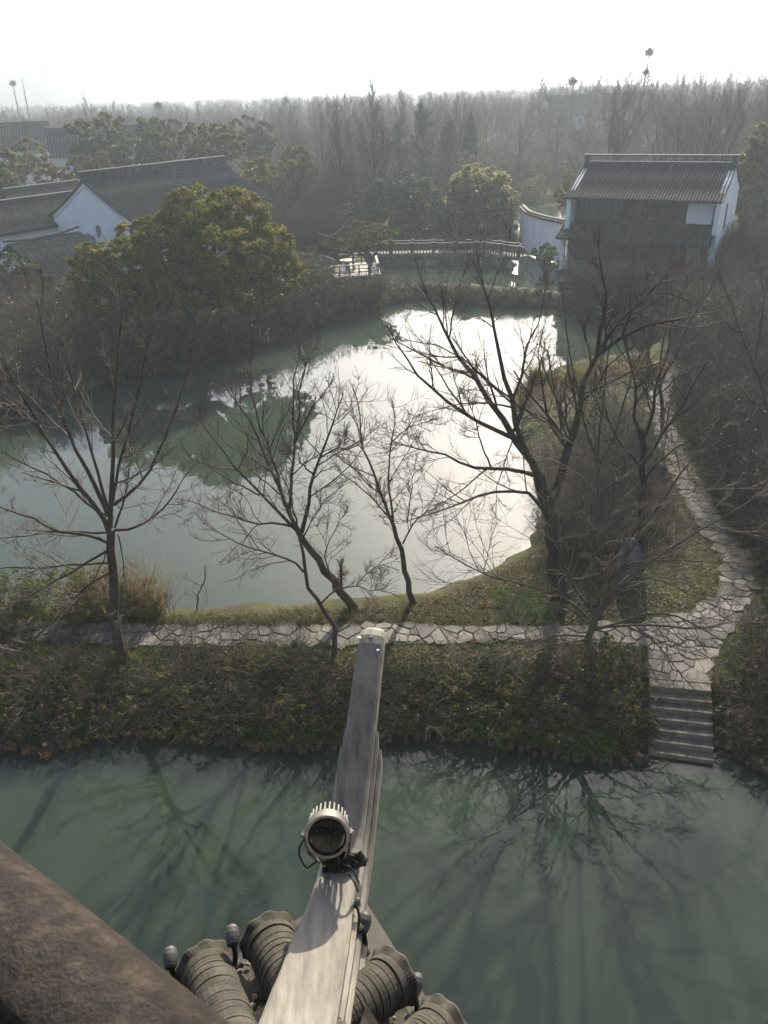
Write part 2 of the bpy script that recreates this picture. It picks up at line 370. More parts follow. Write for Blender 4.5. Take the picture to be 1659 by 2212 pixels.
def height(P):
    h = np.full(len(P), 0.78)
    und = np.zeros(len(P), bool)
    for k, (poly, wd) in enumerate(WATERS):
        d = sdist(P, poly)
        if k: d = d + vnoise(P[:, 0], P[:, 1], 0.9, k) * 0.35
        else: d = d + vnoise(P[:, 0], P[:, 1], 0.5, k) * 0.12
        hh = 0.10 + 0.68 * np.where(d < 0, 0, smooth(0.12 + 0.88 * d / wd))
        h = np.minimum(h, hh)
        und |= d < 0
    amp = np.clip((np.hypot(P[:, 0], P[:, 1])) / 60, 0.4, 1)
    bumps = vnoise(P[:, 0], P[:, 1], 2.2, 9) * 0.16 + vnoise(P[:, 0], P[:, 1], 0.7, 10) * 0.10
    dp = sdist(P, PATH)
    h = h + bumps * amp * smooth(dp / 0.8) * smooth((h - .05) / .4)
    near = smooth(1 - dp / 0.5)
    h = np.where(near > 0, h * (1 - near) + (PATHZ - .05) * near, h)
    st = (sdist(P, STAIRPOLY) < 0.10)
    h = np.where(st, np.minimum(h, -0.6), h)
    return np.where(und, -0.8, np.maximum(h, 0.06))
sa, sb = at_z(1403, 1467, PATHZ), at_z(1534, 1477, PATHZ)      # top edge of the steps
sc_, sd = at_z(1402, 1622, 0.12), at_z(1543, 1642, 0.12)       # foot of the steps
STAIRPOLY = np.array([sa[:2], sb[:2], sd[:2] - [0, .3], sc_[:2] - [0, .3]])

xs = np.unique(np.concatenate([np.arange(-34, 34.01, 0.34), -34 - np.geomspace(0.5, 4000, 34), 34 + np.geomspace(0.5, 4000, 34)]))
ys = np.unique(np.concatenate([np.arange(11.0, 36, 0.24), np.arange(36, 76, 0.45), np.arange(76, 130, 1.2), 130 + np.geomspace(1, 5000, 40), [10.9, 9, 0, -30, -200]]))
gx, gy = np.meshgrid(xs, ys)
GP = np.column_stack([gx.ravel(), gy.ravel()])
GH = height(GP)
nx, ny = len(xs), len(ys)
ii = (np.arange(ny - 1)[:, None] * nx + np.arange(nx - 1)[None, :]).ravel()
ground = link('ground', arr_mesh('ground', np.column_stack([GP, GH]), np.column_stack([ii, ii + 1, ii + nx + 1, ii + nx]), True), M['ground'])
tag(ground, kind='structure')
def gz(x, y):
    return float(height(np.array([[x, y]]))[0])
def gzv(P): return height(np.asarray(P)[:, :2])

def sheet(name, x0, x1, y0, y1, mat):
    o = link(name, arr_mesh(name, [[x0, y0, 0], [x1, y0, 0], [x1, y1, 0], [x0, y1, 0]], [[0, 1, 2, 3]]), mat)
    return tag(o, kind='structure')
sheet('canal_water', -400, 400, -150, 15.4, M['canal'])
sheet('pond_water', -400, 400, 15.4, 56.0, M['pond'])
sheet('far_water', -400, 600, 56.0, 420, M['pond'])

# ------------------------------------------------------------------ paved path: base + one object for each flagstone
def clip_half(poly, a, n):
    out = []
    for i in range(len(poly)):
        p, q = poly[i], poly[(i + 1) % len(poly)]
        dp, dq = (p - a) @ n, (q - a) @ n
        if dp <= 0: out.append(p)
        if (dp < 0) != (dq < 0) and dp != dq: out.append(p + (q - p) * (dp / (dp - dq)))
    return out
def inset(poly, d):
    c = np.mean(poly, axis=0); out = poly
    n = len(poly)
    for i in range(n):
        a, b = poly[i], poly[(i + 1) % n]; e = b - a; L = np.linalg.norm(e)
        if L < 1e-6: continue
        nn = np.array([e[1], -e[0]]) / L
        if (c - a) @ nn > 0: nn = -nn
        out = clip_half(out, a - nn * d, nn)
        if len(out) < 3: return []
    return out
path = link('path', arr_mesh('path', [[0, 0, 0]] * 4, [[0, 1, 2, 3]]), M['mortar'])
bmp = bmesh.new(); vs = [bmp.verts.new((p[0], p[1], PATHZ - 0.022)) for p in PATH]
fc = bmp.faces.new(vs); bmesh.ops.recalc_face_normals(bmp, faces=[fc]); bmesh.ops.triangulate(bmp, faces=bmp.faces[:])
me_ = bpy.data.meshes.new('path'); bmp.to_mesh(me_); bmp.free(); me_.materials.append(M['mortar']); path.data = me_
if me_.polygons[0].normal.z < 0: me_.flip_normals()
tag(path, kind='structure')
lo, hi = PATH.min(0), PATH.max(0)
cand = lo + rng.random((30000, 2)) * (hi - lo)
dd = sdist(cand, PATH)
keep = []
inner = cand[(dd < -0.10)]
def poisson(pts, base, r):
    cells = {}
    for p in base: cells.setdefault((int(p[0] // r), int(p[1] // r)), []).append(p)
    res = []
    for p in pts:
        k = (int(p[0] // r), int(p[1] // r)); ok = True
        rr = r * (1 if p[1] < 18 else 1.2) * (0.72 + 0.62 * ((math.sin(p[0] * 91.7 + p[1] * 47.3) * 4375.85) % 1.0) ** 1.6)
        for i in (-2, -1, 0, 1, 2):
            for j in (-2, -1, 0, 1, 2):
                for q in cells.get((k[0] + i, k[1] + j), ()):
                    if (p[0] - q[0]) ** 2 * .62 + (p[1] - q[1]) ** 2 * 1.5 < rr * rr: ok = False; break
                if not ok: break
            if not ok: break
        if ok: res.append(p); cells.setdefault(k, []).append(p)
    return res
seeds = poisson(inner, [], 0.262)
ring = cand[(dd > 0.10) & (dd < 0.5)]
outer = poisson(ring, seeds, 0.24)
ALL = np.array(list(seeds) + list(outer)); WT = rng.uniform(-.16, .16, len(ALL))
nstone = 0
for i, s in enumerate(seeds):
    d2 = ((ALL - s) ** 2).sum(1); nb = np.argsort(d2)[1:18]
    poly = [s + np.array(v) for v in ((-.7, -.7), (.7, -.7), (.7, .7), (-.7, .7))]
    for j in nb:
        e = ALL[j] - s; L = math.sqrt(d2[j])
        if L > 1.4: continue
        poly = clip_half(poly, s + e * (.5 + (WT[i] - WT[j])), e / L)
        if len(poly) < 3: break
    if len(poly) >= 3 and np.linalg.norm(s - (sa + sb)[:2] / 2) < 2.2:
        e_ = (sb - sa)[:2]; nn_ = np.array([e_[1], -e_[0]]) / np.linalg.norm(e_); nn_ = nn_ if nn_[1] < 0 else -nn_; poly = clip_half(poly, sa[:2] + nn_ * .005, nn_)
    poly = inset(poly, random.uniform(.005, .015)) if len(poly) >= 3 else []
    if len(poly) < 3: continue
    top = inset(poly, 0.014)
    if len(top) < 3: top = poly
    zt = PATHZ + random.uniform(-0.008, 0.016); tx, ty = random.uniform(-.03, .03), random.uniform(-.03, .03)
    mb = MB()
    n = len(poly)
    if len(top) != n: top = [p + (np.mean(poly, axis=0) - p) * 0.07 for p in poly]
    V = [(p[0], p[1], PATHZ - 0.03) for p in poly] + [(p[0], p[1], zt - 0.012) for p in poly] + [(p[0], p[1], zt + (p[0] - s[0]) * tx + (p[1] - s[1]) * ty) for p in top]
    F = [tuple(range(2 * n, 3 * n))] + [(i_, (i_ + 1) % n, n + (i_ + 1) % n, n + i_) for i_ in range(n)] + [(n + i_, n + (i_ + 1) % n, 2 * n + (i_ + 1) % n, 2 * n + i_) for i_ in range(n)]
    mb.add(V, F); mb.build('flagstone', M['flag'], path); nstone += 1
print('flagstones', nstone)

# ------------------------------------------------------------------ steps down to the canal
NS = 7
steps = root('stone_steps', [*((sc_ + sd)[:2] / 2), 0.0], 'worn granite steps leading from the paved path down into the canal', 'steps')
for i in range(NS):
    t0, t1 = i / NS, (i + 1) / NS
    a0 = sa + (sc_ - sa) * t0; b0 = sb + (sd - sb) * t0
    a1 = sa + (sc_ - sa) * t1; b1 = sb + (sd - sb) * t1
    zt = PATHZ - 0.005 - (i + 0.0) * (PATHZ - 0.06) / (NS - 0.5)
    split = random.uniform(.35, .68)
    for (u0, u1) in ((0, split - .004), (split + .004, 1)):
        q = [a0 + (b0 - a0) * u0, a0 + (b0 - a0) * u1, a1 + (b1 - a1) * u1, a1 + (b1 - a1) * u0]
        fr = (q[2] + q[3] - q[0] - q[1])[:2]; fr = fr / np.linalg.norm(fr)
        V = []
        for z_ in (zt - 0.34, zt):
            for n_, p in enumerate(q):
                o_ = -fr * 0.10 if n_ < 2 else fr * 0.012
                V.append((p[0] + o_[0], p[1] + o_[1], z_ + random.uniform(-.006, .006)))
        MB().add(V, [(3, 2, 1, 0), (4, 5, 6, 7), (0, 1, 5, 4), (1, 2, 6, 5), (2, 3, 7, 6), (3, 0, 4, 7)]).build('step_slab', M['granite'], steps)

# ------------------------------------------------------------------ timber pile revetment along the canal
def pile_row(label, px0, px1, seed):
    r = np.random.default_rng(seed)
    seg = np.array([p for p in canal_edge])
    pts = []
    for i in range(len(seg) - 1):
        L = np.linalg.norm(seg[i + 1] - seg[i]); n = max(2, int(L / 0.02))
        for k in range(n): pts.append(seg[i] + (seg[i + 1] - seg[i]) * k / n)
    pts = np.array(pts)
    xpx = np.array([project((p[0], p[1], 0))[0] for p in pts])
    pts = pts[(xpx > px0) & (xpx < px1)]
    t = root('log_revetment', (pts[len(pts) // 2][0], pts[len(pts) // 2][1], 0), label, 'revetment')
    last = None
    for p in pts:
        if last is not None and np.linalg.norm(p - last) < gap: continue
        gap = r.uniform(0.105, 0.15) if r.random() < .93 else r.uniform(.2, .34)
        last = p
        rad = r.uniform(0.050, 0.074); top = r.uniform(0.10, 0.27)
        q = p + r.normal(0, 0.03, 2) - np.array([0, .05])
        lean = r.normal(0, 0.03, 2)
        k = 8
        mb = MB(); rr = rad * (1 + r.normal(0, .07, k))
        V = [(q[0] + math.cos(6.283 * j / k) * rr[j], q[1] + math.sin(6.283 * j / k) * rr[j], -0.5) for j in range(k)]
        V += [(q[0] + lean[0] + math.cos(6.283 * j / k) * rr[j], q[1] + lean[1] + math.sin(6.283 * j / k) * rr[j], top) for j in range(k)]
        mb.add(V, [(j, (j + 1) % k, k + (j + 1) % k, k + j) for j in range(k)] + [tuple(range(k, 2 * k))])
        o = mb.build('pile', M['log'], t)
        o.data.materials.append(M['log_end'])
        for pl in o.data.polygons:
            if pl.normal.z > .8 and len(pl.vertices) == k: pl.material_index = 1
    return t
pile_row('weathered log piles at the canal edge left of the grey ridge end', -60, 735, 3)
pile_row('weathered log piles at the canal edge between ridge end and stone steps', 815, 1398, 4)
pile_row('short run of log piles right of the stone steps', 1575, 1760, 5)

# ------------------------------------------------------------------ foreground: hip ridge of the roof below the camera
RDIR = np.array([math.sin(R(10)), math.cos(R(10)), 0]); RSIDE = np.array([math.cos(R(10)), -math.sin(R(10)), 0])
def ridge_x(Y): return -0.35 + (Y - 1.58) * 0.177
PROF = [(0.3, 10.49, .40), (0.9, 10.36, .34), (1.3, 10.275, .29), (1.58, 10.22, .258), (1.9, 10.172, .215), (2.08, 10.148, .175), (2.2, 10.138, .155), (2.34, 10.158, .146),
        (2.46, 10.225, .143), (2.6, 10.318, .139), (2.75, 10.425, .135), (2.9, 10.535, .131), (3.02, 10.63, .128), (3.08, 10.672, .126), (3.115, 10.688, .122), (3.15, 10.690, .114), (3.185, 10.672, .10), (3.20, 10.63, .085)]
def smooth_prof(P, n):
    P = np.array(P); t = np.r_[0, np.cumsum(np.hypot(np.diff(P[:, 0]), np.diff(P[:, 1])))]
    tt = np.linspace(0, t[-1], n)
    Q = np.column_stack([np.interp(tt, t, P[:, k]) for k in range(3)])
    for _ in range(2):
        Q[1:-1] = Q[1:-1] * .5 + (Q[:-2] + Q[2:]) * .25
    return Q
QP = smooth_prof(PROF, 70)
hip = root('hip_ridge', (-0.35, 1.58, 10.0), 'curved grey mortar hip ridge with upturned tip reaching out over the canal', 'roof ridge')
def ridge_layer(name, extra, z0, z1, yend, mat, crown=0.0, jit=0.0005):
    mb = MB(); V = []; F = []; sec = []
    rows = [q for q in QP if q[0] <= yend]
    for n_, (Y, Z, w) in enumerate(rows):
        c = np.array([ridge_x(Y), Y, Z]); hw = w / 2 + extra
        tz = 0
        if n_ == len(rows) - 1 and yend < 3: hw -= 0.004
        prof = [(-hw, z1), (-hw, z0 + .012), (-hw + .012, z0), (-hw * .4, z0 + crown * .8), (0, z0 + crown), (hw * .4, z0 + crown * .8), (hw - .012, z0), (hw, z0 + .012 * np.sign(z1 - z0) if False else z0 - .012), (hw, z1)]
        prof[1] = (-hw, z0 - .012)
        for (sx, sz) in prof:
            j = rng.normal(0, jit, 3)
            V.append(c + RSIDE * sx + np.array([0, 0, sz + tz]) + j)
    m = 9
    for i in range(len(rows) - 1):
        for j in range(m):
            a, b = i * m + j, i * m + (j + 1) % m
            F.append((a, b, b + m, a + m))
    F.append(tuple(range(m))[::-1]); F.append(tuple((len(rows) - 1) * m + j for j in range(m)))
    return mb.add(V, F).build(name, mat, hip, smooth=False)
ridge_layer('ridge_cap', 0.0, 0.0, -0.085, 9, M['concrete'], 0.006)
ridge_layer('upper_moulding', 0.016, -0.05, -0.13, 2.79, M['concrete'])
ridge_layer('lower_moulding', 0.034, -0.10, -0.19, 2.74, M['concrete'])
ridge_layer('ridge_base', 0.052, -0.155, -0.40, 2.10, M['concrete'])
for (px_, py_) in ((775, 1389), (816, 1402), (803, 1393)):
    p = at_Y(px_, py_, 3.09 if py_ < 1395 else 3.03)
    mb = MB(); k = 9; rr = 0.011 * (1 + rng.normal(0, .25, k))
    zz = float(np.interp(p[1], QP[:, 0], QP[:, 1])) + 0.004
    c = np.array([p[0], p[1], zz])
    mb.add([c + [math.cos(6.283 * j / k) * rr[j], math.sin(6.283 * j / k) * rr[j] * .8, 0] for j in range(k)] + [c + [math.cos(6.283 * j / k) * rr[j] * .5, math.sin(6.283 * j / k) * rr[j] * .5, .005] for j in range(k)],
           [(j, (j + 1) % k, k + (j + 1) % k, k + j) for j in range(k)] + [tuple(range(k, 2 * k))])
    mb.build('bird_dropping', M['cloth_white'] if px_ != 803 else M['plaster_grey'], hip)

# ---- floodlight standing on the ridge
lc = at_Y(707, 1806, 2.20)
n_ = np.array([0.03, -math.cos(R(27)), math.sin(R(27))]); n_ /= np.linalg.norm(n_)
lx = np.cross(n_, [0, 0, 1.]); lx /= np.linalg.norm(lx); lx = -lx if lx[0] < 0 else lx
ly = np.cross(lx, n_); ly = -ly if ly[2] < 0 else ly
lroot = root('floodlight', (lc[0], lc[1], 10.14), 'round silver floodlight with heat sink pins standing on the grey ridge', 'floodlight')
MB().lathe(lc, n_, [(-.060, .070), (-.060, .088), (-.034, .089), (-.033, .0865), (-.030, .0865), (-.029, .091), (0.004, .091), (0.009, .088), (0.009, .078), (0.001, .0765)], 40).build('housing', M['metal'], lroot, smooth=False)
MB().lathe(lc, n_, [(-.004, .0), (-.004, .0768), (0.0035, .0768), (0.0045, .06), (0.005, .001)], 36).build('lens', M['lens'], lroot, smooth=True)
for i, (a, r_) in enumerate([(0, 0)] + [(k * 60 + 20, .042) for k in range(6)]):
    c = lc + lx * math.cos(R(a)) * r_ + ly * math.sin(R(a)) * r_
    for dx in (-.008, .008):
        MB().lathe(c + lx * dx + n_ * .0035, n_, [(0, .0032), (.003, .0026), (.0042, .0006)], 8).build('led', M['led'], lroot)
MB().lathe(lc, n_, [(-.068, .060), (-.068, .080), (-.058, .080)], 32).build('heat_sink_plate', M['metal'], lroot)
for ring, (r_, cnt, ln) in enumerate(((.080, 26, .085), (.058, 19, .080), (.034, 11, .075))):
    for k in range(cnt):
        a = 2 * math.pi * (k + .5 * ring) / cnt
        c = lc + lx * math.cos(a) * r_ + ly * math.sin(a) * r_
        MB().lathe(c, -n_, [(.064, .0048), (.064 + ln - .003, .0043), (.064 + ln, .003)], 6).build('heat_sink_pin', M['metal'], lroot)
for s_ in (-1, 1):
    mb = MB(); p0 = lc + lx * s_ * .096 - n_ * .02; p1 = p0 + np.array([0, 0, -.10]) - lx * s_ * .012; p2 = np.array([lc[0] + s_ * .05, 2.24, 10.165])
    mb.bar(p0 + [0, 0, .012], p1, .006, .028, up=n_); mb.bar(p1, p2, .006, .028, up=n_)
    mb.build('bracket_arm', M['metal_dark'], lroot)
    MB().lathe(p0 + lx * s_ * .001, lx * s_, [(-.004, .009), (.008, .009), (.009, .006)], 8).build('pivot_bolt', M['metal'], lroot)
# rough mortar bedding under the lamp
mb = MB(); bc = np.array([ridge_x(2.235) + .004, 2.238, 10.14])
nu, nv = 28, 9; V = []
for i in range(nv):
    ph = i / (nv - 1) * math.pi / 2
    for j in range(nu):
        th = 2 * math.pi * j / nu; rj = 1 + 0.16 * math.sin(3 * th + 1) + rng.normal(0, .10)
        V.append(bc + np.array([math.cos(th) * .098 * math.cos(ph) * rj, math.sin(th) * .045 * math.cos(ph) * rj, .052 * math.sin(ph) * (1 + rng.normal(0, .22)) + .006 * math.sin(9 * th)]))
F = [(i * nu + j, i * nu + (j + 1) % nu, (i + 1) * nu + (j + 1) % nu, (i + 1) * nu + j) for i in range(nv - 1) for j in range(nu)]
mb.add(V, F).build('mortar_bed', M['bitumen'], lroot)
def cable(name, px, Ys, rad, par, mat):
    P = np.array([at_Y(x, y, Y) for (x, y), Y in zip(px, Ys)])
    t = np.linspace(0, len(P) - 1, 24); Q = np.column_stack([np.interp(t, range(len(P)), P[:, k]) for k in range(3)])
    for _ in range(3): Q[1:-1] = Q[1:-1] * .5 + (Q[:-2] + Q[2:]) * .25
    return MB().tube(Q, rad, 6).build(name, mat, par, smooth=True)
cable('cable', [(666, 1805), (652, 1818), (644, 1838), (650, 1858), (662, 1878), (674, 1868), (684, 1860)], [2.2, 2.19, 2.17, 2.15, 2.13, 2.13, 2.14], .0042, lroot, M['black'])
cable('cable', [(742, 1868), (756, 1872), (766, 1886), (775, 1906)], [2.14, 2.13, 2.12, 2.13], .0032, lroot, M['black'])
cable('cable', [(738, 1882), (752, 1888), (764, 1904), (774, 1926)], [2.13, 2.11, 2.09, 2.10], .0032, lroot, M['black'])
cable('cable', [(752, 1806), (754, 1830), (750, 1852), (738, 1866)], [2.2, 2.18, 2.16, 2.15], .0030, lroot, M['black'])

# ---- roof tiles either side of the ridge
eave = root('tiled_eave', (-0.3, 1.6, 9.7), 'grey clay tiled eave with wavy drip tiles beneath the hip ridge', 'roof')
def tile_mesh(prof, wav=0.0, k=16, amp=R(100)):
    """one curved tile: arc swept over a profile of (along, radius); axis +y points down the roof"""
    V = []; F = []; n = len(prof)
    for a in np.linspace(-amp, amp, k + 1):
        for q, (y, r_) in enumerate(prof):
            wv = wav * math.sin(a * 9) if q < 3 else 0
            V.append((math.sin(a) * (r_ + wv), y, math.cos(a) * (r_ + wv)))
    for i in range(k):
        for q in range(n - 1):
            c = i * n + q; F.append((c, c + n, c + n + 1, c + 1))
    me = bpy.data.meshes.new('tile'); me.from_pydata(V, [], F); me.update(); me.materials.append(M['tile_near']); return me
TILE = tile_mesh([(0, .092), (-.0005, .1015), (-.002, .1035), (-.014, .1015), (-.0160, .1005), (-.0163, .092)])
DRIP = tile_mesh([(.004, .100), (.006, .122), (-.003, .124), (-.030, .108), (-.058, .104), (-.060, .088)], .0045, 34)
PAN = None
def tile_row(px_, py_, z, head, n, sp=.0183, r_sc=1.0):
    L = at_z(px_, py_, z)
    d = np.array([math.sin(head), math.cos(head), 0]); sl = R(20)
    ydir = np.array([d[0] * math.cos(sl), d[1] * math.cos(sl), -math.sin(sl)])
    xdir = np.array([d[1], -d[0], 0]); zdir = np.cross(xdir, ydir)
    for i in range(n):
        base = L - ydir * (i * sp + (0 if i == 0 else .040)) - zdir * .10 * r_sc
        ro = rng.normal(0, .0016, 3)
        o = bpy.data.objects.new('drip_tile' if i == 0 else 'tile', DRIP if i == 0 else TILE); COL.objects.link(o)
        sz = r_sc * (1 + rng.normal(0, .008))
        mat = np.eye(4); mat[:3, 0] = xdir * sz; mat[:3, 1] = ydir; mat[:3, 2] = zdir * sz; mat[:3, 3] = base + ro - np.array(eave.location)
        o.matrix_basis = Matrix(mat.tolist()); o.parent = eave
    return L, d, ydir, xdir, zdir
HL, HRr = R(-26), R(46)
rows_ = [tile_row(433, 2046, 9.98, HL, 46), tile_row(571, 1986, 9.99, HL, 42), tile_row(862, 2072, 9.99, HRr, 42), tile_row(972, 2178, 9.98, HRr, 46), tile_row(290, 2110, 9.97, HL, 46)]
# pan channels between the rows and the boarding under them
for (L, d, yd, xd, zd), s_ in zip(rows_, (1, 1, -1, -1, 1)):
    mb = MB(); c0 = L + xd * s_ * .135 * (1 if s_ > 0 else 1) - zd * .135 - yd * .01
    V = []; F = []; k = 6
    for t in (0, -1.0):
        for j in range(k + 1):
            a = -1 + 2 * j / k
            V.append(c0 + yd * t + xd * a * .075 + zd * (a * a * .035 - .02))
    for j in range(k): F.append((j, j + 1, k + 2 + j, k + 1 + j))
    mb.add(V, F).build('pan_tile', M['tile_near'], eave)
    for q in range(14):   # lumps of old mortar and debris lying in the channel
        c = c0 - yd * rng.uniform(.0, .35) + xd * rng.normal(0, .03) + zd * .0
        s = rng.uniform(.006, .016)
        MB().lathe(c, zd, [(-s * .4, s * .6), (0, s), (s * .5, s * .7), (s * .8, s * .2)], 6).build('mortar_lump', M['concrete'] if q % 2 else M['tile_near'], eave)
tipc = np.array([ridge_x(2.45), 2.45, 9.72])
for (a, h) in ((rows_[4], 1), (rows_[3], -1)):
    L, d, yd, xd, zd = a
    p0 = L - zd * .16 - xd * h * .25; 
    q = [tipc, p0 + yd * -.02, p0 - yd * 1.3, np.array([ridge_x(.9), .9, 10.1])]
    MB().prism(q, (0, 0, -.05)).build('eave_board', M['dark_wood'], eave)

# ---- small bullet spotlights clipped between the tiles
def bullet(px_, py_, Y, aim, label, sc=1.0):
    c = at_Y(px_, py_, Y); a = np.array(aim, float); a /= np.linalg.norm(a)
    t = root('bullet_spotlight', c - np.array([0, 0, .12]), label, 'spotlight', 'small spotlights along the tiled eave')
    s = sc
    prof = [(-.036, .020), (-.036, .0235), (-.030, .0255), (-.029, .0245), (-.026, .0245), (-.025, .0265), (-.018, .028), (-.017, .027), (-.014, .027), (-.013, .0285), (.006, .0285), (.024, .024), (.034, .016), (.038, .006)]
    MB().lathe(c, a, [(z * s, r * s) for z, r in prof], 20).build('head', M['metal_dark'], t, smooth=False)
    MB().lathe(c - a * .036 * s, -a, [(-.001, .021 * s), (.007, .0215 * s), (.009, .017 * s), (.004, .014 * s)], 18).build('lens_hood', M['black'], t)
    p = c - a * .03 * s + np.array([0.006, -.01, -.024])
    mb = MB(); mb.tube([c - a * .025 * s, p, p + [0.004, -.015, -.025], p + [0, -.03, -.055]], .011 * s, 6); mb.build('stem', M['black'], t)
    MB().lathe(p + [0, -.03, -.055], (0, 0, 1), [(-.006, .022), (.006, .022), (.010, .012)], 10).build('clamp', M['black'], t)
    return t
bullet(502, 2018, 2.02, (-.12, .85, .35), 'grey bullet spotlight between the two tile rows left of the ridge')
bullet(787, 1990, 2.03, (.25, .8, .5), 'grey bullet spotlight close against the right side of the ridge')
bullet(899, 2124, 1.86, (.3, .75, .5), 'grey bullet spotlight between the two tile rows right of the ridge')
bullet(368, 2066, 1.97, (-.15, .85, .35), 'grey bullet spotlight half hidden behind the rusty handrail')
bullet(772, 1948, 2.05, (.3, .8, .45), 'small dark lamp cap poking out beside the ridge below the floodlight', 0.45)

# ---- rusty handrail close to the camera
m, nt, out = _nt('rusty_pipe'); b = nt.nodes.new('ShaderNodeBsdfPrincipled'); vec = _coord(nt)
n1 = _noise(nt, 60, 8, .7, vec); n2 = _noise(nt, 260, 6, .75, vec)
r1 = _ramp(nt, n1.outputs[0], [(0.32, (0.012, 0.008, 0.0055)), (0.52, (0.034, 0.024, 0.016)), (0.70, (0.10, 0.075, 0.053))])
nt.links.new(r1.outputs[0], b.inputs['Base Color'])
rr_ = _ramp(nt, n2.outputs[0], [(0.35, (.40, .40, .40)), (0.65, (.70, .70, .70))]); nt.links.new(rr_.outputs[0], b.inputs['Roughness'])
bp = nt.nodes.new('ShaderNodeBump'); bp.inputs['Strength'].default_value = 1.0; bp.inputs['Distance'].default_value = .004
nt.links.new(n2.outputs[0], bp.inputs['Height']); nt.links.new(bp.outputs[0], b.inputs['Normal']); nt.links.new(b.outputs[0], out.inputs[0])
b.inputs['Specular IOR Level'].default_value = .3
M['rust'] = m
def at_depth(x, y, zc): return CAM + ray(x, y) / FPX * zc
ra = at_depth(120, 2162, .34)
rd = np.array([math.sin(R(-54.8)), math.cos(R(-54.8)), 0])
rail = root('handrail', ra - np.array([0, 0, 1.0]), 'thick rusty brown pipe handrail crossing the bottom corner close by', 'handrail')
ts = np.linspace(-1.2, 1.6, 60)
MB().tube([ra + rd * t + np.array([0, 0, .0006 * math.sin(t * 23)]) for t in ts], [.0335 + .0003 * math.sin(t * 31 + 1) for t in ts], 48).build('rail', M['rust'], rail, smooth=True)
for t in (-1.18, 1.58):
    MB().tube([ra + rd * t, ra + rd * t - np.array([0, 0, 1.0])], .025, 16).build('post', M['rust'], rail, smooth=True)
    MB().lathe(ra + rd * t, rd, [(-.02, .034), (-.02, .04), (.02, .04), (.02, .034)], 24).build('collar', M['rust'], rail)

# ---- unseen tower storey behind and above the camera, added to keep back sky off rail and ridge
tower = root('tower', (0, -2.0, 0), 'unseen dark timber storey of the tower behind the rusty handrail', 'building')
MB().box((0, -1.35, 12.9), (9, .2, 4.4)).build('wall', M['dark_wood'], tower)
MB().box((0, -.72, 10.86), (9, 1.1, .16)).build('balcony_floor', M['grey_wood'], tower)
for x_ in (-3.6, -1.5, 1.5, 3.6):
    MB().lathe((x_, -1.1, 10.94), (0, 0, 1), [(0, .17), (.12, .17), (.14, .13), (3.9, .12)], 14).build('post', M['dark_wood'], tower)
MB().prism([(-5, -2.0, 15.6), (5, -2.0, 15.6), (5, .35, 14.9), (-5, .35, 14.9)], (0, 0, .12)).build('eave', M['dark_wood'], tower)
for k_ in range(20): MB().tube([(-4.75 + k_ * .5, -2.0, 15.78), (-4.75 + k_ * .5, .42, 15.05)], .09, 8).build('tile_row', M['tile_near'], tower)
MB().box((0, -2.2, 5.4), (8.6, 1.5, 10.8)).build('lower_storey', M['plaster'], tower)
# ------------------------------------------------------------------ plant helpers (all vectorised)
def nrm(v): return v / (np.linalg.norm(v, axis=-1, keepdims=True) + 1e-12)
def tubes(P, Rd, k=3):
    """P (N,m,3) polylines, Rd (N,m) radii -> verts, quads"""
    N, m, _ = P.shape
    T = np.gradient(P, axis=1); T = nrm(T)
    ref = np.zeros_like(T); ref[..., 0] = .37; ref[..., 1] = .61; ref[..., 2] = .70
    A = nrm(np.cross(ref, T)); B = np.cross(T, A)
    th = 2 * np.pi * np.arange(k) / k
    V = P[:, :, None, :] + (A[:, :, None, :] * np.cos(th)[None, None, :, None] + B[:, :, None, :] * np.sin(th)[None, None, :, None]) * Rd[:, :, None, None]
    idx = np.arange(N * m * k).reshape(N, m, k)
    a = idx[:, :-1, :]; b = np.roll(a, -1, axis=2); c = idx[:, 1:, :]; d = np.roll(c, -1, axis=2)
    return V.reshape(-1, 3), np.stack([a, b, d, c], -1).reshape(-1, 4)
def join(parts):
    Vs, Fs, o = [], [], 0
    for V, F in parts:
        Vs.append(V); Fs.append(F + o); o += len(V)
    return np.concatenate(Vs), np.concatenate(Fs)
def walk(start, d, L, m, bend, wig, r):
    """grow N polylines of m points"""
    pts = [start]; d = nrm(d); step = (L / (m - 1))[:, None]
    for i in range(1, m):
        d = nrm(d + bend / (m - 1) + r.normal(0, wig, d.shape))
        pts.append(pts[-1] + d * step)
    return np.stack(pts, 1)
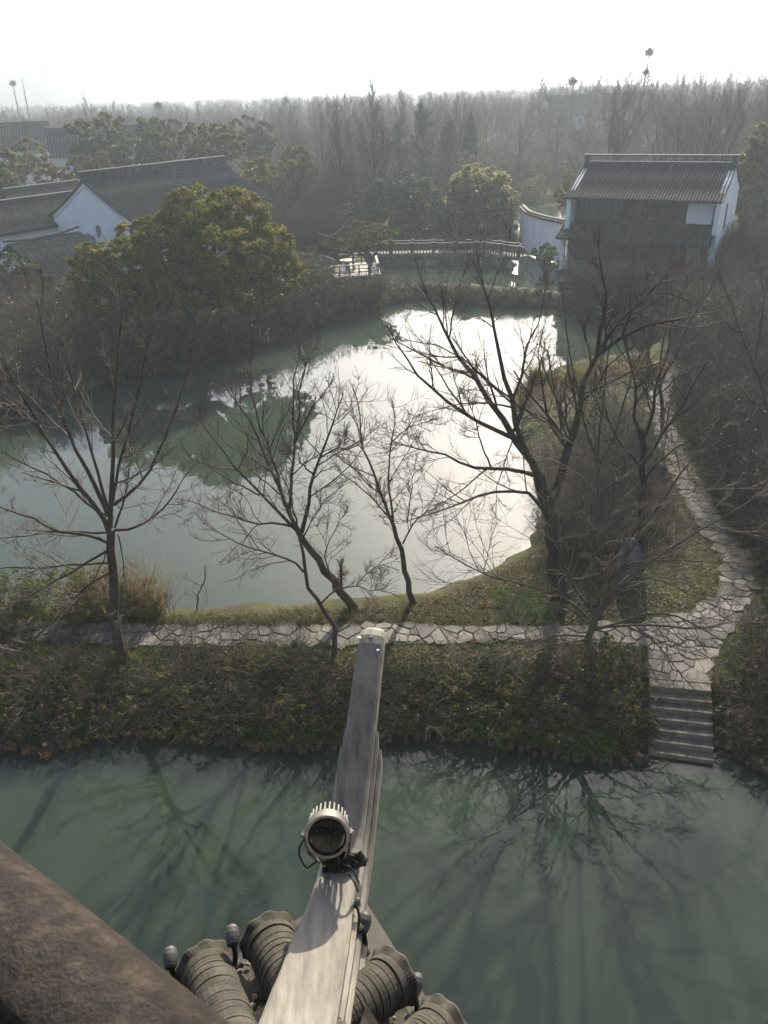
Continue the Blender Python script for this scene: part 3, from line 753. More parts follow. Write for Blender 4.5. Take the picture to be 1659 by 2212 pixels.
def kids(P, Rd, n, t0, t1, lf, a0, a1, up, wig, m, r, rr=0.62, lmin=0.0, lmax=9e9, rmin=0.003, tip=0.35, flat=None, tpow=1.0, r_abs=None):
    """n children on each parent polyline"""
    N, M_, _ = P.shape
    idx = np.repeat(np.arange(N), n)
    t = t0 + (t1 - t0) * (r.random(len(idx)) ** tpow)
    x = t * (M_ - 1); i0 = np.clip(x.astype(int), 0, M_ - 2); f = (x - i0)[:, None]
    p0, p1 = P[idx, i0], P[idx, i0 + 1]
    pos = p0 + (p1 - p0) * f; tan = nrm(p1 - p0)
    rad = Rd[idx, i0] * (1 - f[:, 0]) + Rd[idx, i0 + 1] * f[:, 0]
    plen = np.linalg.norm(np.diff(P, axis=1), axis=2).sum(1)[idx]
    rnd = r.normal(0, 1, tan.shape)
    if flat is not None: rnd = rnd * np.asarray(flat)
    perp = nrm(rnd - (rnd * tan).sum(1, keepdims=True) * tan)
    a = r.uniform(a0, a1, len(idx))[:, None]
    d = np.cos(a) * tan + np.sin(a) * perp
    L = np.clip(plen * lf * (1.15 - .6 * t) * r.uniform(.55, 1.25, len(idx)), lmin, lmax)
    bend = np.zeros_like(d); bend[:, 2] = up
    C = walk(pos, d, L, m, bend, wig, r)
    r0 = np.maximum(rad * rr * r.uniform(.7, 1.1, len(idx)), rmin) if r_abs is None else np.full(len(idx), r_abs)
    r0 = np.minimum(r0, rad + 1e-6) if r_abs is None else r0
    C_r = r0[:, None] * np.linspace(1, tip, m)[None, :]
    return C, C_r
def resample(P, rad, m, r=None, jit=0.0):
    P = np.asarray(P, float); s = np.r_[0, np.cumsum(np.linalg.norm(np.diff(P, axis=0), axis=1))]
    q = np.linspace(0, s[-1], m)
    # smooth (Catmull-like) interpolation by fine sampling and averaging
    fine = np.linspace(0, s[-1], m * 4); Q = np.column_stack([np.interp(fine, s, P[:, k]) for k in range(3)])
    for _ in range(4): Q[1:-1] = .5 * Q[1:-1] + .25 * (Q[:-2] + Q[2:])
    out_ = np.column_stack([np.interp(q, fine, Q[:, k]) for k in range(3)])
    if jit and r is not None: out_[1:-1] += r.normal(0, jit, (m - 2, 3))
    return out_, np.interp(q, s, np.interp(s, [0, s[-1]], [rad[0], rad[1]]))
def local(V, loc): return V - np.asarray(loc, float)
def leaves(C, size, r, aspect=0.5, nrm_bias=None, bias=0.0, fold=0.0):
    """one small quad (a diamond-ended leaf) for each centre"""
    n = len(C); s = size * r.uniform(.65, 1.3, n)[:, None]
    A = nrm(r.normal(0, 1, (n, 3))); Nn = r.normal(0, 1, (n, 3))
    if nrm_bias is not None: Nn = nrm(nrm(Nn) * (1 - bias) + np.asarray(nrm_bias) * bias)
    B = nrm(np.cross(A, Nn)); A = nrm(np.cross(Nn, B)) if nrm_bias is not None else A
    V = np.stack([C - A * s * .5, C + B * s * aspect * .5, C + A * s * .5, C - B * s * aspect * .5], 1)
    return V.reshape(-1, 3), np.arange(4 * n).reshape(n, 4)
def lobes_points(lobes, n, r, shell=0.75, lumps=9):
    """leaf places on the outside of clumps that cover ellipsoid lobes (cx,cy,cz,rx,ry,rz); also each leaf's outward direction"""
    lob = np.array(lobes, float); vol = (lob[:, 3] * lob[:, 4] * lob[:, 5]) ** (2 / 3); pr = vol / vol.sum()
    ncl = max(40, int(n / 60)); li = r.choice(len(lob), ncl, p=pr)
    d = nrm(r.normal(0, 1, (ncl, 3)))
    rad = shell + (1 - shell) * r.random(ncl) ** .6
    cc = lob[li, :3] + d * rad[:, None] * lob[li, 3:]
    cs = lob[li, 3:].min(1) * r.uniform(.13, .30, ncl)
    k = r.integers(0, ncl, n)
    off = nrm(r.normal(0, 1, (n, 3)) + d[k] * .5 + np.array([0, 0, .35])) * (r.random(n) ** .22)[:, None]
    flat = np.array([1, 1, .7])
    return cc[k] + off * flat * cs[k][:, None], nrm(off + d[k] * .3), li
def evergreen(name, base, lobes, n, leaf, mat, label, cat, r, trunk_h=None, trunk_r=0.2, group=None, shell=.72, barkmat='bark', aspect=.72):
    """trunk with limbs reaching into every lobe, and a crown of leaf clumps"""
    base = np.asarray(base, float); lob = np.array(lobes, float)
    t = root(name, base, label, cat, group)
    pts, cc, li = lobes_points(lob, n, r, shell)
    V, F = leaves(pts, leaf, r, aspect, cc, .45)
    link('crown', arr_mesh('crown', local(V, base), F), M[mat], t)
    parts = []
    th = trunk_h or (lob[:, 2].min() - base[2]) * .8
    top = base + np.array([r.normal(0, .1), r.normal(0, .1), th])
    P, Rd = resample([base - [0, 0, .2], base + [0, 0, th * .5], top], (trunk_r * 1.15, trunk_r * .8), 8, r, .03)
    parts.append(tubes(P[None], Rd[None], 8))
    for l in lob:
        P, Rd = resample([top - [0, 0, th * .25], (top + l[:3]) / 2 + [0, 0, .2], l[:3], l[:3] + [0, 0, l[5] * .5]], (trunk_r * .55, trunk_r * .08), 8, r, .08)
        parts.append(tubes(P[None], Rd[None], 6))
        C, Cr = kids(P[None], Rd[None], 9, .25, 1, .5, .5, 1.1, .35, .12, 5, r, .5)
        parts.append(tubes(C, Cr, 4))
    V, F = join(parts)
    link('trunk', arr_mesh('trunk', local(V, base), F, True), M[barkmat], t)
    return t

def bare_tree(name, label, base_px, base_z, limbs, seed, cat='tree', bark='bark', twig='twig', n1=9, n2=7, n3=5, l1=.42, l2=.5, l3=.5, up=.35, wig=.10,
              a=(.45, 1.05), group=None, ydrift=1.0, rmin=.0045, flat=(1, 1, 1), Yb=None, extra=0):
    """limbs: (pixel polyline, r0, r1, depth drift, is_trunk). Each limb is laid out in 3-D at the tree's own distance, bending nearer or farther by its drift."""
    r = np.random.default_rng(seed)
    for _ in range(4):
        b = at_z(base_px[0], base_px[1], base_z); base_z = max(gz(b[0], b[1]), .02)
    Y0 = b[1]
    t = root(name, (b[0], b[1], gz(b[0], b[1]) - .05), label, cat, group); loc = np.array(t.location)
    heavy, light = [], []
    LP, LR = [], []
    m = 10
    anchors = []
    for (px, r0, r1, dr) in limbs:
        r0 *= .84; r1 *= .8
        y_start = Y0
        p0 = np.array(px[0], float)
        # start at the depth of the limb it springs from
        best = 1e9
        for (Q, Yq) in anchors:
            d = np.hypot(Q[:, 0] - p0[0], Q[:, 1] - p0[1]); k = d.argmin()
            if d[k] < best: best = d[k]; y_start = Yq[k]
        n = len(px)
        L = np.r_[0, np.cumsum(np.hypot(*np.diff(np.array(px, float), axis=0).T))]; s = L / L[-1]
        Ys = y_start + dr * s ** 1.1
        P3 = [at_Y(x, y, Y) for (x, y), Y in zip(px, Ys)]
        if not anchors: P3 = [P3[0] - [0, 0, .35]] + P3
        P, Rd = resample(P3, (r0, r1), m if len(px) > 2 else 6, r, .012 + r0 * .1)
        if P.shape[0] != m:
            P, Rd = resample(P, (r0, r1), m)
        if not anchors:   # root flare
            Rd = Rd.copy(); Rd[:2] *= (1.45, 1.15)
        heavy.append(tubes(P[None], Rd[None], 8 if r0 > .04 else 6))
        LP.append(P); LR.append(Rd)
        q = np.array([project(v) for v in P]); anchors.append((q, P[:, 1]))
    LP, LR = np.array(LP), np.array(LR)
    V, F = join(heavy)
    link('trunk', arr_mesh('trunk', local(V, loc), F, True), M[bark], t)
    # limbs thinner than a trunk carry the crown
    sel = LR[:, 0] < 0.6 * LR[:, 0].max() if len(LR) > 2 else np.ones(len(LR), bool)
    sel |= LR[:, -1] < .03
    A, Ar = LP[sel], LR[sel]
    C1, R1 = kids(A, Ar, n1, .18, 1.0, l1, *a, up, wig, 8, r, .6, .25, 2.4, rmin * 1.6, flat=flat)
    C2, R2 = kids(np.concatenate([C1]), R1, n2, .12, 1.0, l2, a[0] * .85, a[1] * .95, up * .8, wig * 1.1, 6, r, .62, .15, 1.3, rmin * 1.2)
    C3, R3 = kids(C2, R2, n3, .1, 1.0, l3, .4, 1.0, up * .5, wig * 1.3, 4, r, .65, .10, .6, rmin)
    # tips that continue each limb
    E, Er = kids(A, Ar, 3, .86, 1.0, .32, .1, .5, up, wig, 8, r, .8, .3, 1.6, rmin * 1.4)
    E2, Er2 = kids(E, Er, n2 + 1, .1, 1, .45, .4, .9, up, wig, 5, r, .6, .12, .8, rmin)
    pr = [tubes(C1, R1, 4), tubes(C2, R2, 3), tubes(C3, R3, 3), tubes(E, Er, 3), tubes(E2, Er2, 3)]
    V, F = join(pr)
    link('crown', arr_mesh('crown', local(V, loc), F, True), M[twig], t)
    return t
def wild_tree(r, h, spread, trunk_r, nl=7, n1=6, n2=6, n3=4, lean=(0, 0), rmin=.006, fork=.35, up=.5, k=(6, 4, 3, 3), l=(.5, .5, .5)):
    """free-grown bare tree at the origin -> (trunk mesh data, crown mesh data)"""
    top = np.array([lean[0] * h, lean[1] * h, h * .92])
    P, Rd = resample([[0, 0, -.3], [lean[0] * h * .15, lean[1] * h * .15, h * .25], [lean[0] * h * .6, lean[1] * h * .6, h * .6], top], (trunk_r, trunk_r * .12), 12, r, h * .012)
    P = P[None]; Rd = Rd[None]
    L, Lr = kids(P, Rd, nl, fork, .97, spread, .35, .85, up, .06, 9, r, .7, h * .12, h * .6, rmin * 2)
    C1, R1 = kids(L, Lr, n1, .15, 1, l[0], .4, .95, up * .7, .08, 7, r, .62, .3, 99, rmin * 1.5)
    C2, R2 = kids(C1, R1, n2, .1, 1, l[1], .4, .95, up * .6, .1, 5, r, .65, .2, 99, rmin * 1.1)
    T = join([tubes(P, Rd, 8), tubes(L, Lr, k[0])])
    cr = [tubes(C1, R1, k[1]), tubes(C2, R2, k[2])]
    if n3:
        C3, R3 = kids(C2, R2, n3, .1, 1, l[2], .4, .9, up * .3, .1, 4, r, .7, .12, 99, rmin)
        cr.append(tubes(C3, R3, k[3]))
    return T, join(cr)
def thicket_twigs(P0, hgt, r, m=5, rad=.006, spread=.35, bend=0.0, wig=.13):
    n = len(P0); d = r.normal(0, spread, (n, 3)); d[:, 2] = 1
    L = hgt * r.uniform(.5, 1.25, n); b = np.zeros((n, 3)); b[:, 2] = bend
    C = walk(P0, d, L, m, b, wig, r); Rd = (rad * r.uniform(.6, 1.3, n))[:, None] * np.linspace(1, .3, m)[None]
    return C, Rd
def blades(P0, L, r, w=.008, lean=.5, droop=1.1, m=4):
    n = len(P0); d = r.normal(0, lean, (n, 3)); d[:, 2] = 1
    ln = L * r.uniform(.5, 1.3, n); b = np.zeros((n, 3)); b[:, 2] = -droop
    C = walk(P0, d, ln, m, b, .06, r)
    side = nrm(np.cross(d, r.normal(0, 1, (n, 3))))
    ww = (w * r.uniform(.6, 1.3, n))[:, None] * np.linspace(1, .12, m)[None]
    V = np.stack([C - side[:, None] * ww[..., None], C + side[:, None] * ww[..., None]], 2)
    idx = np.arange(n * m * 2).reshape(n, m, 2)
    F = np.stack([idx[:, :-1, 0], idx[:, :-1, 1], idx[:, 1:, 1], idx[:, 1:, 0]], -1).reshape(-1, 4)
    return V.reshape(-1, 3), F
def px_poly_points(poly_px, n, r, z=.8, avoid_path=.04, edge=None):
    """random ground points inside a region given by its outline"""
    poly = PZ(poly_px, z); lo, hi = poly.min(0), poly.max(0)
    out_ = []; tot = 0
    while tot < n:
        c = lo + r.random((n * 3, 2)) * (hi - lo)
        c = c[sdist(c, poly) < 0]
        if avoid_path is not False and len(c): c = c[sdist(c, PATH) > avoid_path]
        if len(c): c = c[sdist(c, STAIRPOLY) > 0.0]
        out_.append(c); tot += len(c)
        if len(out_) > 60: break
    c = np.concatenate(out_)[:n]
    h = gzv(c); c = np.column_stack([c, h])
    return c[h > 0.02]
# ------------------------------------------------------------------ the bare trees near the canal and round the pond
bare_tree('bare_tree', 'tall bare tree with fanned branches, its curved trunk in the sedge by the canal path', (272, 1432), 0.95, [
    ([(272, 1432), (252, 1380), (246, 1300), (243, 1220), (240, 1150)], .165, .115, 0),
    ([(240, 1160), (225, 1105), (175, 1060), (130, 995), (85, 925), (55, 860), (10, 790)], .075, .018, -.8),
    ([(233, 1110), (195, 1030), (160, 970), (130, 880), (105, 800), (95, 730), (80, 650)], .062, .014, .9),
    ([(236, 1110), (215, 1040), (190, 950), (170, 880), (150, 790), (120, 700)], .048, .012, 1.6),
    ([(238, 1140), (243, 1040), (245, 960), (248, 880), (252, 800), (262, 700), (255, 610)], .07, .012, .4),
    ([(243, 1080), (258, 1000), (275, 940), (295, 860), (310, 790), (320, 740)], .045, .012, -.9),
    ([(246, 1090), (290, 1060), (330, 1010), (360, 940), (385, 870), (405, 800)], .05, .010, -.3),
    ([(248, 1140), (262, 1100), (275, 1050), (280, 990), (282, 920)], .035, .010, .9),
    ([(248, 1145), (275, 1143), (310, 1135), (345, 1110), (375, 1070), (405, 1020)], .042, .010, -1.3),
    ([(238, 1175), (190, 1155), (120, 1145), (60, 1115), (-20, 1090)], .05, .012, -.9),
    ([(238, 1150), (170, 1148), (110, 1150), (40, 1160), (-30, 1165)], .036, .010, 1.0),
    ([(240, 1185), (190, 1210), (130, 1250), (70, 1285), (10, 1320), (-30, 1330)], .044, .012, -1.6),
    ([(243, 1235), (190, 1260), (140, 1320), (80, 1370), (20, 1430), (-20, 1465)], .040, .010, -2.2),
    ([(240, 1215), (180, 1218), (100, 1225), (20, 1228), (-40, 1230)], .038, .012, -.3),
    ([(255, 1155), (268, 1220), (275, 1290), (262, 1345)], .020, .006, -.6),
    ([(238, 1180), (215, 1230), (185, 1280), (150, 1310)], .020, .006, -1.0),
    ([(245, 1120), (215, 1110), (160, 1060), (90, 1020), (20, 985), (-30, 960)], .045, .012, .5),
    ], 11, bark='bark', twig='twig_pale', n1=10, n2=7, n3=4, l1=.36, l2=.45, up=.35, wig=.09)
bare_tree('bare_tree', 'dark tree leaning left over the pond from the grassy bank behind the ridge tip', (768, 1318), 0.85, [
    ([(768, 1318), (745, 1290), (715, 1245), (680, 1205), (655, 1165), (640, 1140)], .16, .10, .2),
    ([(645, 1150), (622, 1100), (602, 1050), (585, 1010), (560, 960), (545, 920), (520, 880), (490, 840)], .075, .012, .6),
    ([(650, 1155), (625, 1130), (595, 1100), (560, 1070), (530, 1035), (495, 990), (465, 950), (430, 905)], .06, .010, -.5),
    ([(652, 1150), (665, 1100), (672, 1050), (678, 1020), (690, 985), (705, 950), (725, 890), (742, 850)], .07, .012, -.7),
    ([(625, 1105), (628, 1050), (633, 1000), (640, 950), (630, 900), (632, 850), (640, 790), (650, 735)], .055, .010, .9),
    ([(605, 1055), (590, 990), (560, 920), (545, 860), (540, 790), (545, 740)], .045, .010, 1.2),
    ([(640, 950), (660, 910), (672, 880), (700, 850), (718, 820)], .035, .010, .3),
    ([(640, 940), (648, 880), (650, 830), (662, 780), (660, 740)], .03, .008, 1.2),
    ([(640, 1140), (600, 1130), (550, 1130), (500, 1115), (450, 1100), (405, 1080)], .045, .010, -.9),
    ([(560, 1070), (520, 1050), (480, 1030), (440, 1000), (405, 985)], .030, .008, -.9),
    ([(678, 1025), (650, 1000), (640, 980), (610, 975)], .03, .008, -.6),
    ([(690, 990), (720, 970), (760, 970), (790, 950)], .028, .008, -1.0),
    ([(738, 1270), (736, 1240), (735, 1222)], .045, .035, -.1),
    ], 12, bark='bark', twig='twig_red', n1=10, n2=7, n3=4, l1=.45, l2=.5, up=.30, wig=.12, rmin=.0048)
bare_tree('bare_tree', 'small crooked bare tree on the canal side of the path left of the ridge tip', (718, 1420), 0.95, [
    ([(718, 1420), (724, 1380), (722, 1350), (703, 1330), (690, 1300), (665, 1270), (655, 1230), (655, 1195), (648, 1165)], .085, .040, .2),
    ([(655, 1235), (640, 1215), (600, 1200), (560, 1190), (520, 1175), (470, 1150), (440, 1130)], .034, .008, -.8),
    ([(692, 1305), (712, 1285), (735, 1270), (770, 1265), (800, 1275), (835, 1270)], .032, .006, -.9),
    ([(720, 1280), (710, 1230), (700, 1190), (725, 1140), (745, 1110)], .026, .006, -.5),
    ([(648, 1170), (640, 1120), (625, 1060), (600, 1010), (570, 960)], .032, .006, -.6),
    ([(650, 1180), (670, 1130), (700, 1080), (740, 1050)], .024, .006, .6),
    ([(770, 1265), (790, 1240), (820, 1215), (845, 1200)], .016, .005, -.5),
    ], 13, twig='twig_red', n1=10, n2=7, n3=4, l1=.5, l2=.5, up=.1, wig=.14, rmin=.0048)
bare_tree('bare_tree', 'slim dark tree standing alone at the pond edge above the ridge tip', (893, 1302), 0.6, [
    ([(893, 1302), (885, 1265), (872, 1225), (868, 1185), (855, 1150), (842, 1115)], .105, .062, .1),
    ([(842, 1120), (825, 1070), (810, 1030), (800, 1000), (782, 970), (775, 930), (778, 880), (760, 830)], .05, .010, .4),
    ([(850, 1140), (845, 1090), (840, 1050), (843, 1000), (842, 960), (855, 920), (850, 880)], .045, .010, -.6),
    ([(845, 1120), (815, 1090), (790, 1060), (750, 1030), (720, 1010)], .03, .008, -.5),
    ([(866, 1180), (850, 1140), (835, 1095), (820, 1050)], .03, .010, .7),
    ([(870, 1175), (885, 1140), (905, 1120), (925, 1100), (945, 1060)], .032, .008, .7),
    ([(880, 1130), (888, 1080), (890, 1030), (900, 990)], .024, .006, .3),
    ([(842, 960), (870, 930), (900, 915), (930, 910)], .022, .006, -.4),
    ([(782, 970), (760, 950), (735, 940)], .018, .005, -.3),
    ], 14, twig='twig_red', n1=10, n2=7, n3=4, l1=.45, l2=.5, up=.2, wig=.12, rmin=.0048)
big = bare_tree('bare_tree', 'largest bare tree with several thick trunks leaning over the pond beside the sun glint', (1215, 1288), 1.05, [
    ([(1215, 1288), (1200, 1230), (1190, 1160), (1185, 1090), (1165, 1030)], .26, .20, .2),
    ([(1172, 1045), (1140, 985), (1110, 940), (1075, 890), (1045, 850), (1020, 810), (985, 760), (960, 710), (930, 660), (905, 610)], .13, .018, 1.5),
    ([(1150, 1000), (1120, 950), (1108, 900), (1105, 850), (1085, 800), (1075, 750), (1060, 690), (1050, 620), (1020, 560)], .10, .014, .6),
    ([(1105, 945), (1050, 920), (1000, 890), (950, 855), (910, 825), (885, 790), (860, 750), (835, 700)], .075, .012, .2),
    ([(1185, 1090), (1205, 1050), (1225, 970), (1250, 880), (1275, 800), (1300, 750), (1345, 725), (1405, 698), (1470, 690)], .15, .022, -.8),
    ([(1290, 765), (1300, 700), (1312, 640), (1300, 580), (1290, 520)], .07, .012, .5),
    ([(1300, 750), (1340, 690), (1390, 650), (1430, 600), (1470, 560)], .055, .012, .8),
    ([(1165, 1030), (1120, 1015), (1060, 1010), (1010, 1008), (960, 980), (900, 970), (850, 955)], .07, .012, -.9),
    ([(1180, 1110), (1140, 1060), (1090, 1060), (1040, 1065), (990, 1090), (930, 1110), (880, 1125)], .06, .012, -1.4),
    ([(1108, 860), (1130, 800), (1140, 740), (1165, 690), (1180, 620)], .05, .010, 1.2),
    ([(1075, 890), (1060, 830), (1010, 780), (940, 745), (880, 735)], .04, .010, -.5),
    ([(1105, 880), (1060, 870), (1010, 870), (950, 880), (900, 900)], .032, .008, -.9),
    ([(1225, 970), (1180, 900), (1170, 820), (1160, 760), (1175, 700)], .05, .010, .9),
    ([(1250, 880), (1290, 830), (1320, 780), (1370, 750)], .04, .010, -1.0),
    ([(1110, 940), (1095, 985), (1075, 1050), (1070, 1110)], .022, .006, -.9),
    ([(1060, 1010), (1040, 960), (1025, 900), (1000, 850)], .03, .008, -.9),
    ([(1345, 725), (1360, 680), (1400, 640), (1440, 630), (1480, 645)], .035, .010, -.5),
    ], 15, bark='bark', twig='twig', n1=10, n2=7, n3=4, l1=.42, l2=.5, up=.30, wig=.10, rmin=.005)
bare_tree('bare_tree', 'straight bare tree behind the standing rock, branching upward beside the curving path', (1382, 1225), 1.1, [
    ([(1382, 1225), (1385, 1150), (1388, 1060), (1392, 980), (1385, 930)], .15, .10, .3),
    ([(1388, 960), (1370, 900), (1372, 840), (1360, 780), (1345, 720), (1350, 660)], .07, .012, .7),
    ([(1390, 950), (1410, 890), (1420, 820), (1440, 760), (1450, 700), (1470, 640)], .065, .012, 1.0),
    ([(1385, 1010), (1340, 960), (1310, 900), (1300, 850), (1280, 800)], .05, .010, .3),
    ([(1392, 1000), (1430, 940), (1470, 880), (1500, 830), (1540, 760)], .05, .010, -.5),
    ([(1388, 1040), (1420, 1000), (1470, 960), (1520, 930), (1580, 890)], .04, .010, -1.0),
    ([(1385, 1060), (1340, 1010), (1300, 990), (1250, 985)], .035, .010, -.8),
    ], 16, twig='twig', n1=10, n2=7, n3=4, l1=.45, up=.5, rmin=.005)
bare_tree('bare_tree', 'broad low tree with pale spreading branches on the canal bank beside the steps', (1278, 1455), 0.75, [
    ([(1278, 1455), (1285, 1415), (1270, 1385), (1285, 1345), (1280, 1310)], .125, .085, 0),
    ([(1285, 1340), (1310, 1290), (1340, 1230), (1375, 1170), (1410, 1110), (1450, 1050), (1500, 985), (1540, 930)], .065, .012, -.4),
    ([(1290, 1330), (1340, 1270), (1395, 1220), (1450, 1180), (1520, 1140), (1590, 1100), (1659, 1060)], .055, .012, -1.0),
    ([(1275, 1315), (1272, 1240), (1285, 1170), (1290, 1090), (1292, 1010), (1280, 930), (1290, 860)], .055, .010, .3),
    ([(1285, 1320), (1320, 1240), (1325, 1180), (1350, 1130), (1390, 1090)], .04, .010, .8),
    ([(1278, 1315), (1240, 1270), (1220, 1220), (1190, 1150), (1180, 1080)], .045, .010, -.8),
    ([(1270, 1335), (1220, 1290), (1150, 1270), (1080, 1250), (1010, 1225), (940, 1180)], .045, .010, -1.2),
    ([(1268, 1345), (1230, 1310), (1160, 1300), (1090, 1310)], .032, .008, -1.6),
    ([(1285, 1360), (1340, 1345), (1400, 1320), (1470, 1330), (1540, 1370), (1600, 1410)], .050, .010, -1.1),
    ([(1290, 1355), (1360, 1350), (1430, 1350), (1500, 1360), (1580, 1345), (1650, 1330)], .045, .010, -.7),
    ([(1300, 1300), (1370, 1245), (1440, 1255), (1500, 1290), (1560, 1300)], .034, .008, -1.0),
    ([(1270, 1375), (1200, 1370), (1140, 1385), (1090, 1400), (1020, 1420)], .036, .010, -1.2),
    ([(1275, 1380), (1230, 1385), (1170, 1400), (1120, 1430)], .026, .008, -1.4),
    ([(1350, 1350), (1400, 1370), (1440, 1410), (1480, 1470), (1530, 1520)], .028, .006, -1.0),
    ([(1340, 1230), (1380, 1210), (1440, 1210), (1520, 1215), (1600, 1215)], .034, .008, -.6),
    ], 17, bark='bark_pale', twig='twig_pale', n1=10, n2=7, n3=4, l1=.45, l2=.5, up=.2, wig=.12, rmin=.0048)
bare_tree('bare_tree', 'many stemmed bare tree growing from the peninsula lawn left of the path', (1300, 1090), 1.1, [
    ([(1300, 1090), (1298, 1040), (1290, 990)], .11, .085, .2),
    ([(1292, 1000), (1265, 930), (1250, 860), (1235, 780), (1220, 700), (1215, 630)], .055, .010, .8),
    ([(1292, 1000), (1295, 920), (1305, 850), (1310, 780), (1330, 700), (1340, 620)], .055, .010, .2),
    ([(1294, 1005), (1330, 940), (1350, 860), (1380, 780), (1420, 690)], .05, .010, -.6),
    ([(1290, 1000), (1240, 960), (1200, 920), (1150, 890), (1110, 840)], .04, .010, -.4),
    ], 18, twig='twig', n1=9, n2=7, n3=4, l1=.4, up=.6, rmin=.004)
bare_tree('bare_tree', 'bare tree with upright stems where the paved path bends behind the pond', (1432, 905), 1.1, [
    ([(1432, 905), (1428, 860), (1422, 820)], .12, .09, .2),
    ([(1424, 830), (1400, 770), (1390, 700), (1370, 630), (1365, 560)], .06, .010, .6),
    ([(1424, 830), (1430, 760), (1440, 690), (1440, 610), (1450, 540)], .06, .010, .2),
    ([(1424, 830), (1460, 770), (1490, 700), (1530, 630), (1560, 570)], .055, .010, -.5),
    ([(1424, 840), (1380, 800), (1340, 760), (1310, 700)], .04, .010, -.4),
    ([(1426, 850), (1470, 810), (1520, 790), (1570, 750)], .04, .010, -1.0),
    ], 19, twig='twig', n1=9, n2=7, n3=4, l1=.42, up=.6, rmin=.005)
bare_tree('bare_tree', 'thin bare tree slanting in from the right edge of the picture over the thicket', (1690, 980), 1.1, [
    ([(1690, 980), (1665, 900), (1640, 820), (1610, 740), (1580, 660), (1550, 590)], .08, .014, .4),
    ([(1670, 910), (1620, 860), (1560, 800), (1500, 730)], .04, .008, -.4),
    ([(1630, 800), (1640, 720), (1650, 640), (1640, 570)], .035, .008, .3),
    ([(1600, 720), (1560, 690), (1500, 660)], .03, .008, 0),
    ], 20, twig='twig', n1=10, n2=7, n3=4, l1=.4, up=.4, rmin=.005)
bare_tree('bare_tree', 'broken pale sapling stub standing in the pond edge beyond the sedge', (424, 1318), 0.15, [
    ([(424, 1318), (430, 1280), (440, 1262), (444, 1245)], .030, .018, -.1),
    ([(436, 1266), (420, 1258), (400, 1250)], .012, .004, -.2),
    ([(440, 1262), (447, 1280), (448, 1300)], .010, .004, -.1),
    ], 21, twig='twig', n1=2, n2=2, n3=1, l1=.4, up=0, rmin=.0048)
# ------------------------------------------------------------------ buildings
def row_mesh(L, drop, sag, pitch, tl=0.24, name='tile_row'):
    """one course of round cap tiles running down a roof slope: local x down-slope (plan), z down"""
    n = max(3, int(L / tl)); V = []; F = []; k = 4; r0 = pitch * .27
    for i in range(n):
        s0, s1 = i / n, min(1, (i + 1) / n + .01)
        for (s, r_) in ((s0, r0 * .84), (s1, r0)):
            z = -drop * s - sag * math.sin(math.pi * s)
            for j in range(k + 1):
                a = math.pi * j / k
                V.append((L * s, math.cos(a) * r_, z + math.sin(a) * r_ * 1.5))
        b = i * 2 * (k + 1)
        for j in range(k): F.append((b + j, b + j + 1, b + k + 2 + j, b + k + 1 + j))
        F.append(tuple(b + k + 1 + j for j in range(k + 1)))
    me = bpy.data.meshes.new(name); me.from_pydata(V, [], F); me.update(); me.materials.append(M['tile']); return me
def slope(parent, O, e1, e2, x0, x1, y0, z0, run, drop, pitch=.22, sag=.10, name='roof_slope', thick=.10):
    """tiled slope: from line (x0..x1, y0, z0) falling 'drop' over 'run' along sign of run"""
    sgn = 1 if run > 0 else -1
    off = np.zeros(3); p = parent
    while p is not None: off += np.array(p.location); p = p.parent
    mb = MB(); V = []; F = []; n = 8
    for i in range(n + 1):
        s = i / n; z = z0 - drop * s - sag * math.sin(math.pi * s)
        for x in (x0, x1):
            V.append(O + e1 * x + e2 * (y0 + run * s) + [0, 0, z])
    for i in range(n + 1):
        s = i / n; z = z0 - drop * s - sag * math.sin(math.pi * s) - thick
        for x in (x0, x1):
            V.append(O + e1 * x + e2 * (y0 + run * s) + [0, 0, z])
    N = 2 * (n + 1)
    for i in range(n):
        a = i * 2
        F += [(a, a + 1, a + 3, a + 2), (N + a, N + a + 2, N + a + 3, N + a + 1), (a, a + 2, N + a + 2, N + a), (a + 1, N + a + 1, N + a + 3, a + 3)]
    F += [(0, N, N + 1, 1), (2 * n, 2 * n + 1, N + 2 * n + 1, N + 2 * n)]
    mb.add(V, F); so = mb.build(name, M['pan'], parent)
    me = row_mesh(abs(run), drop, sag, pitch)
    cnt = int((x1 - x0) / pitch)
    xd = e2 * sgn
    yd = np.cross([0, 0, 1.], xd)
    for i in range(cnt + 1):
        x = x0 + .5 * ((x1 - x0) - cnt * pitch) + i * pitch
        c = O + e1 * (x + rng.normal(0, .006)) + e2 * y0 + np.array([0, 0, z0 + .005])
        o = bpy.data.objects.new('tile_row', me); COL.objects.link(o)
        mt = np.eye(4); mt[:3, 0] = xd; mt[:3, 1] = yd; mt[:3, 3] = c - off
        o.parent = so if False else parent; o.matrix_basis = Matrix(mt.tolist())
    return so
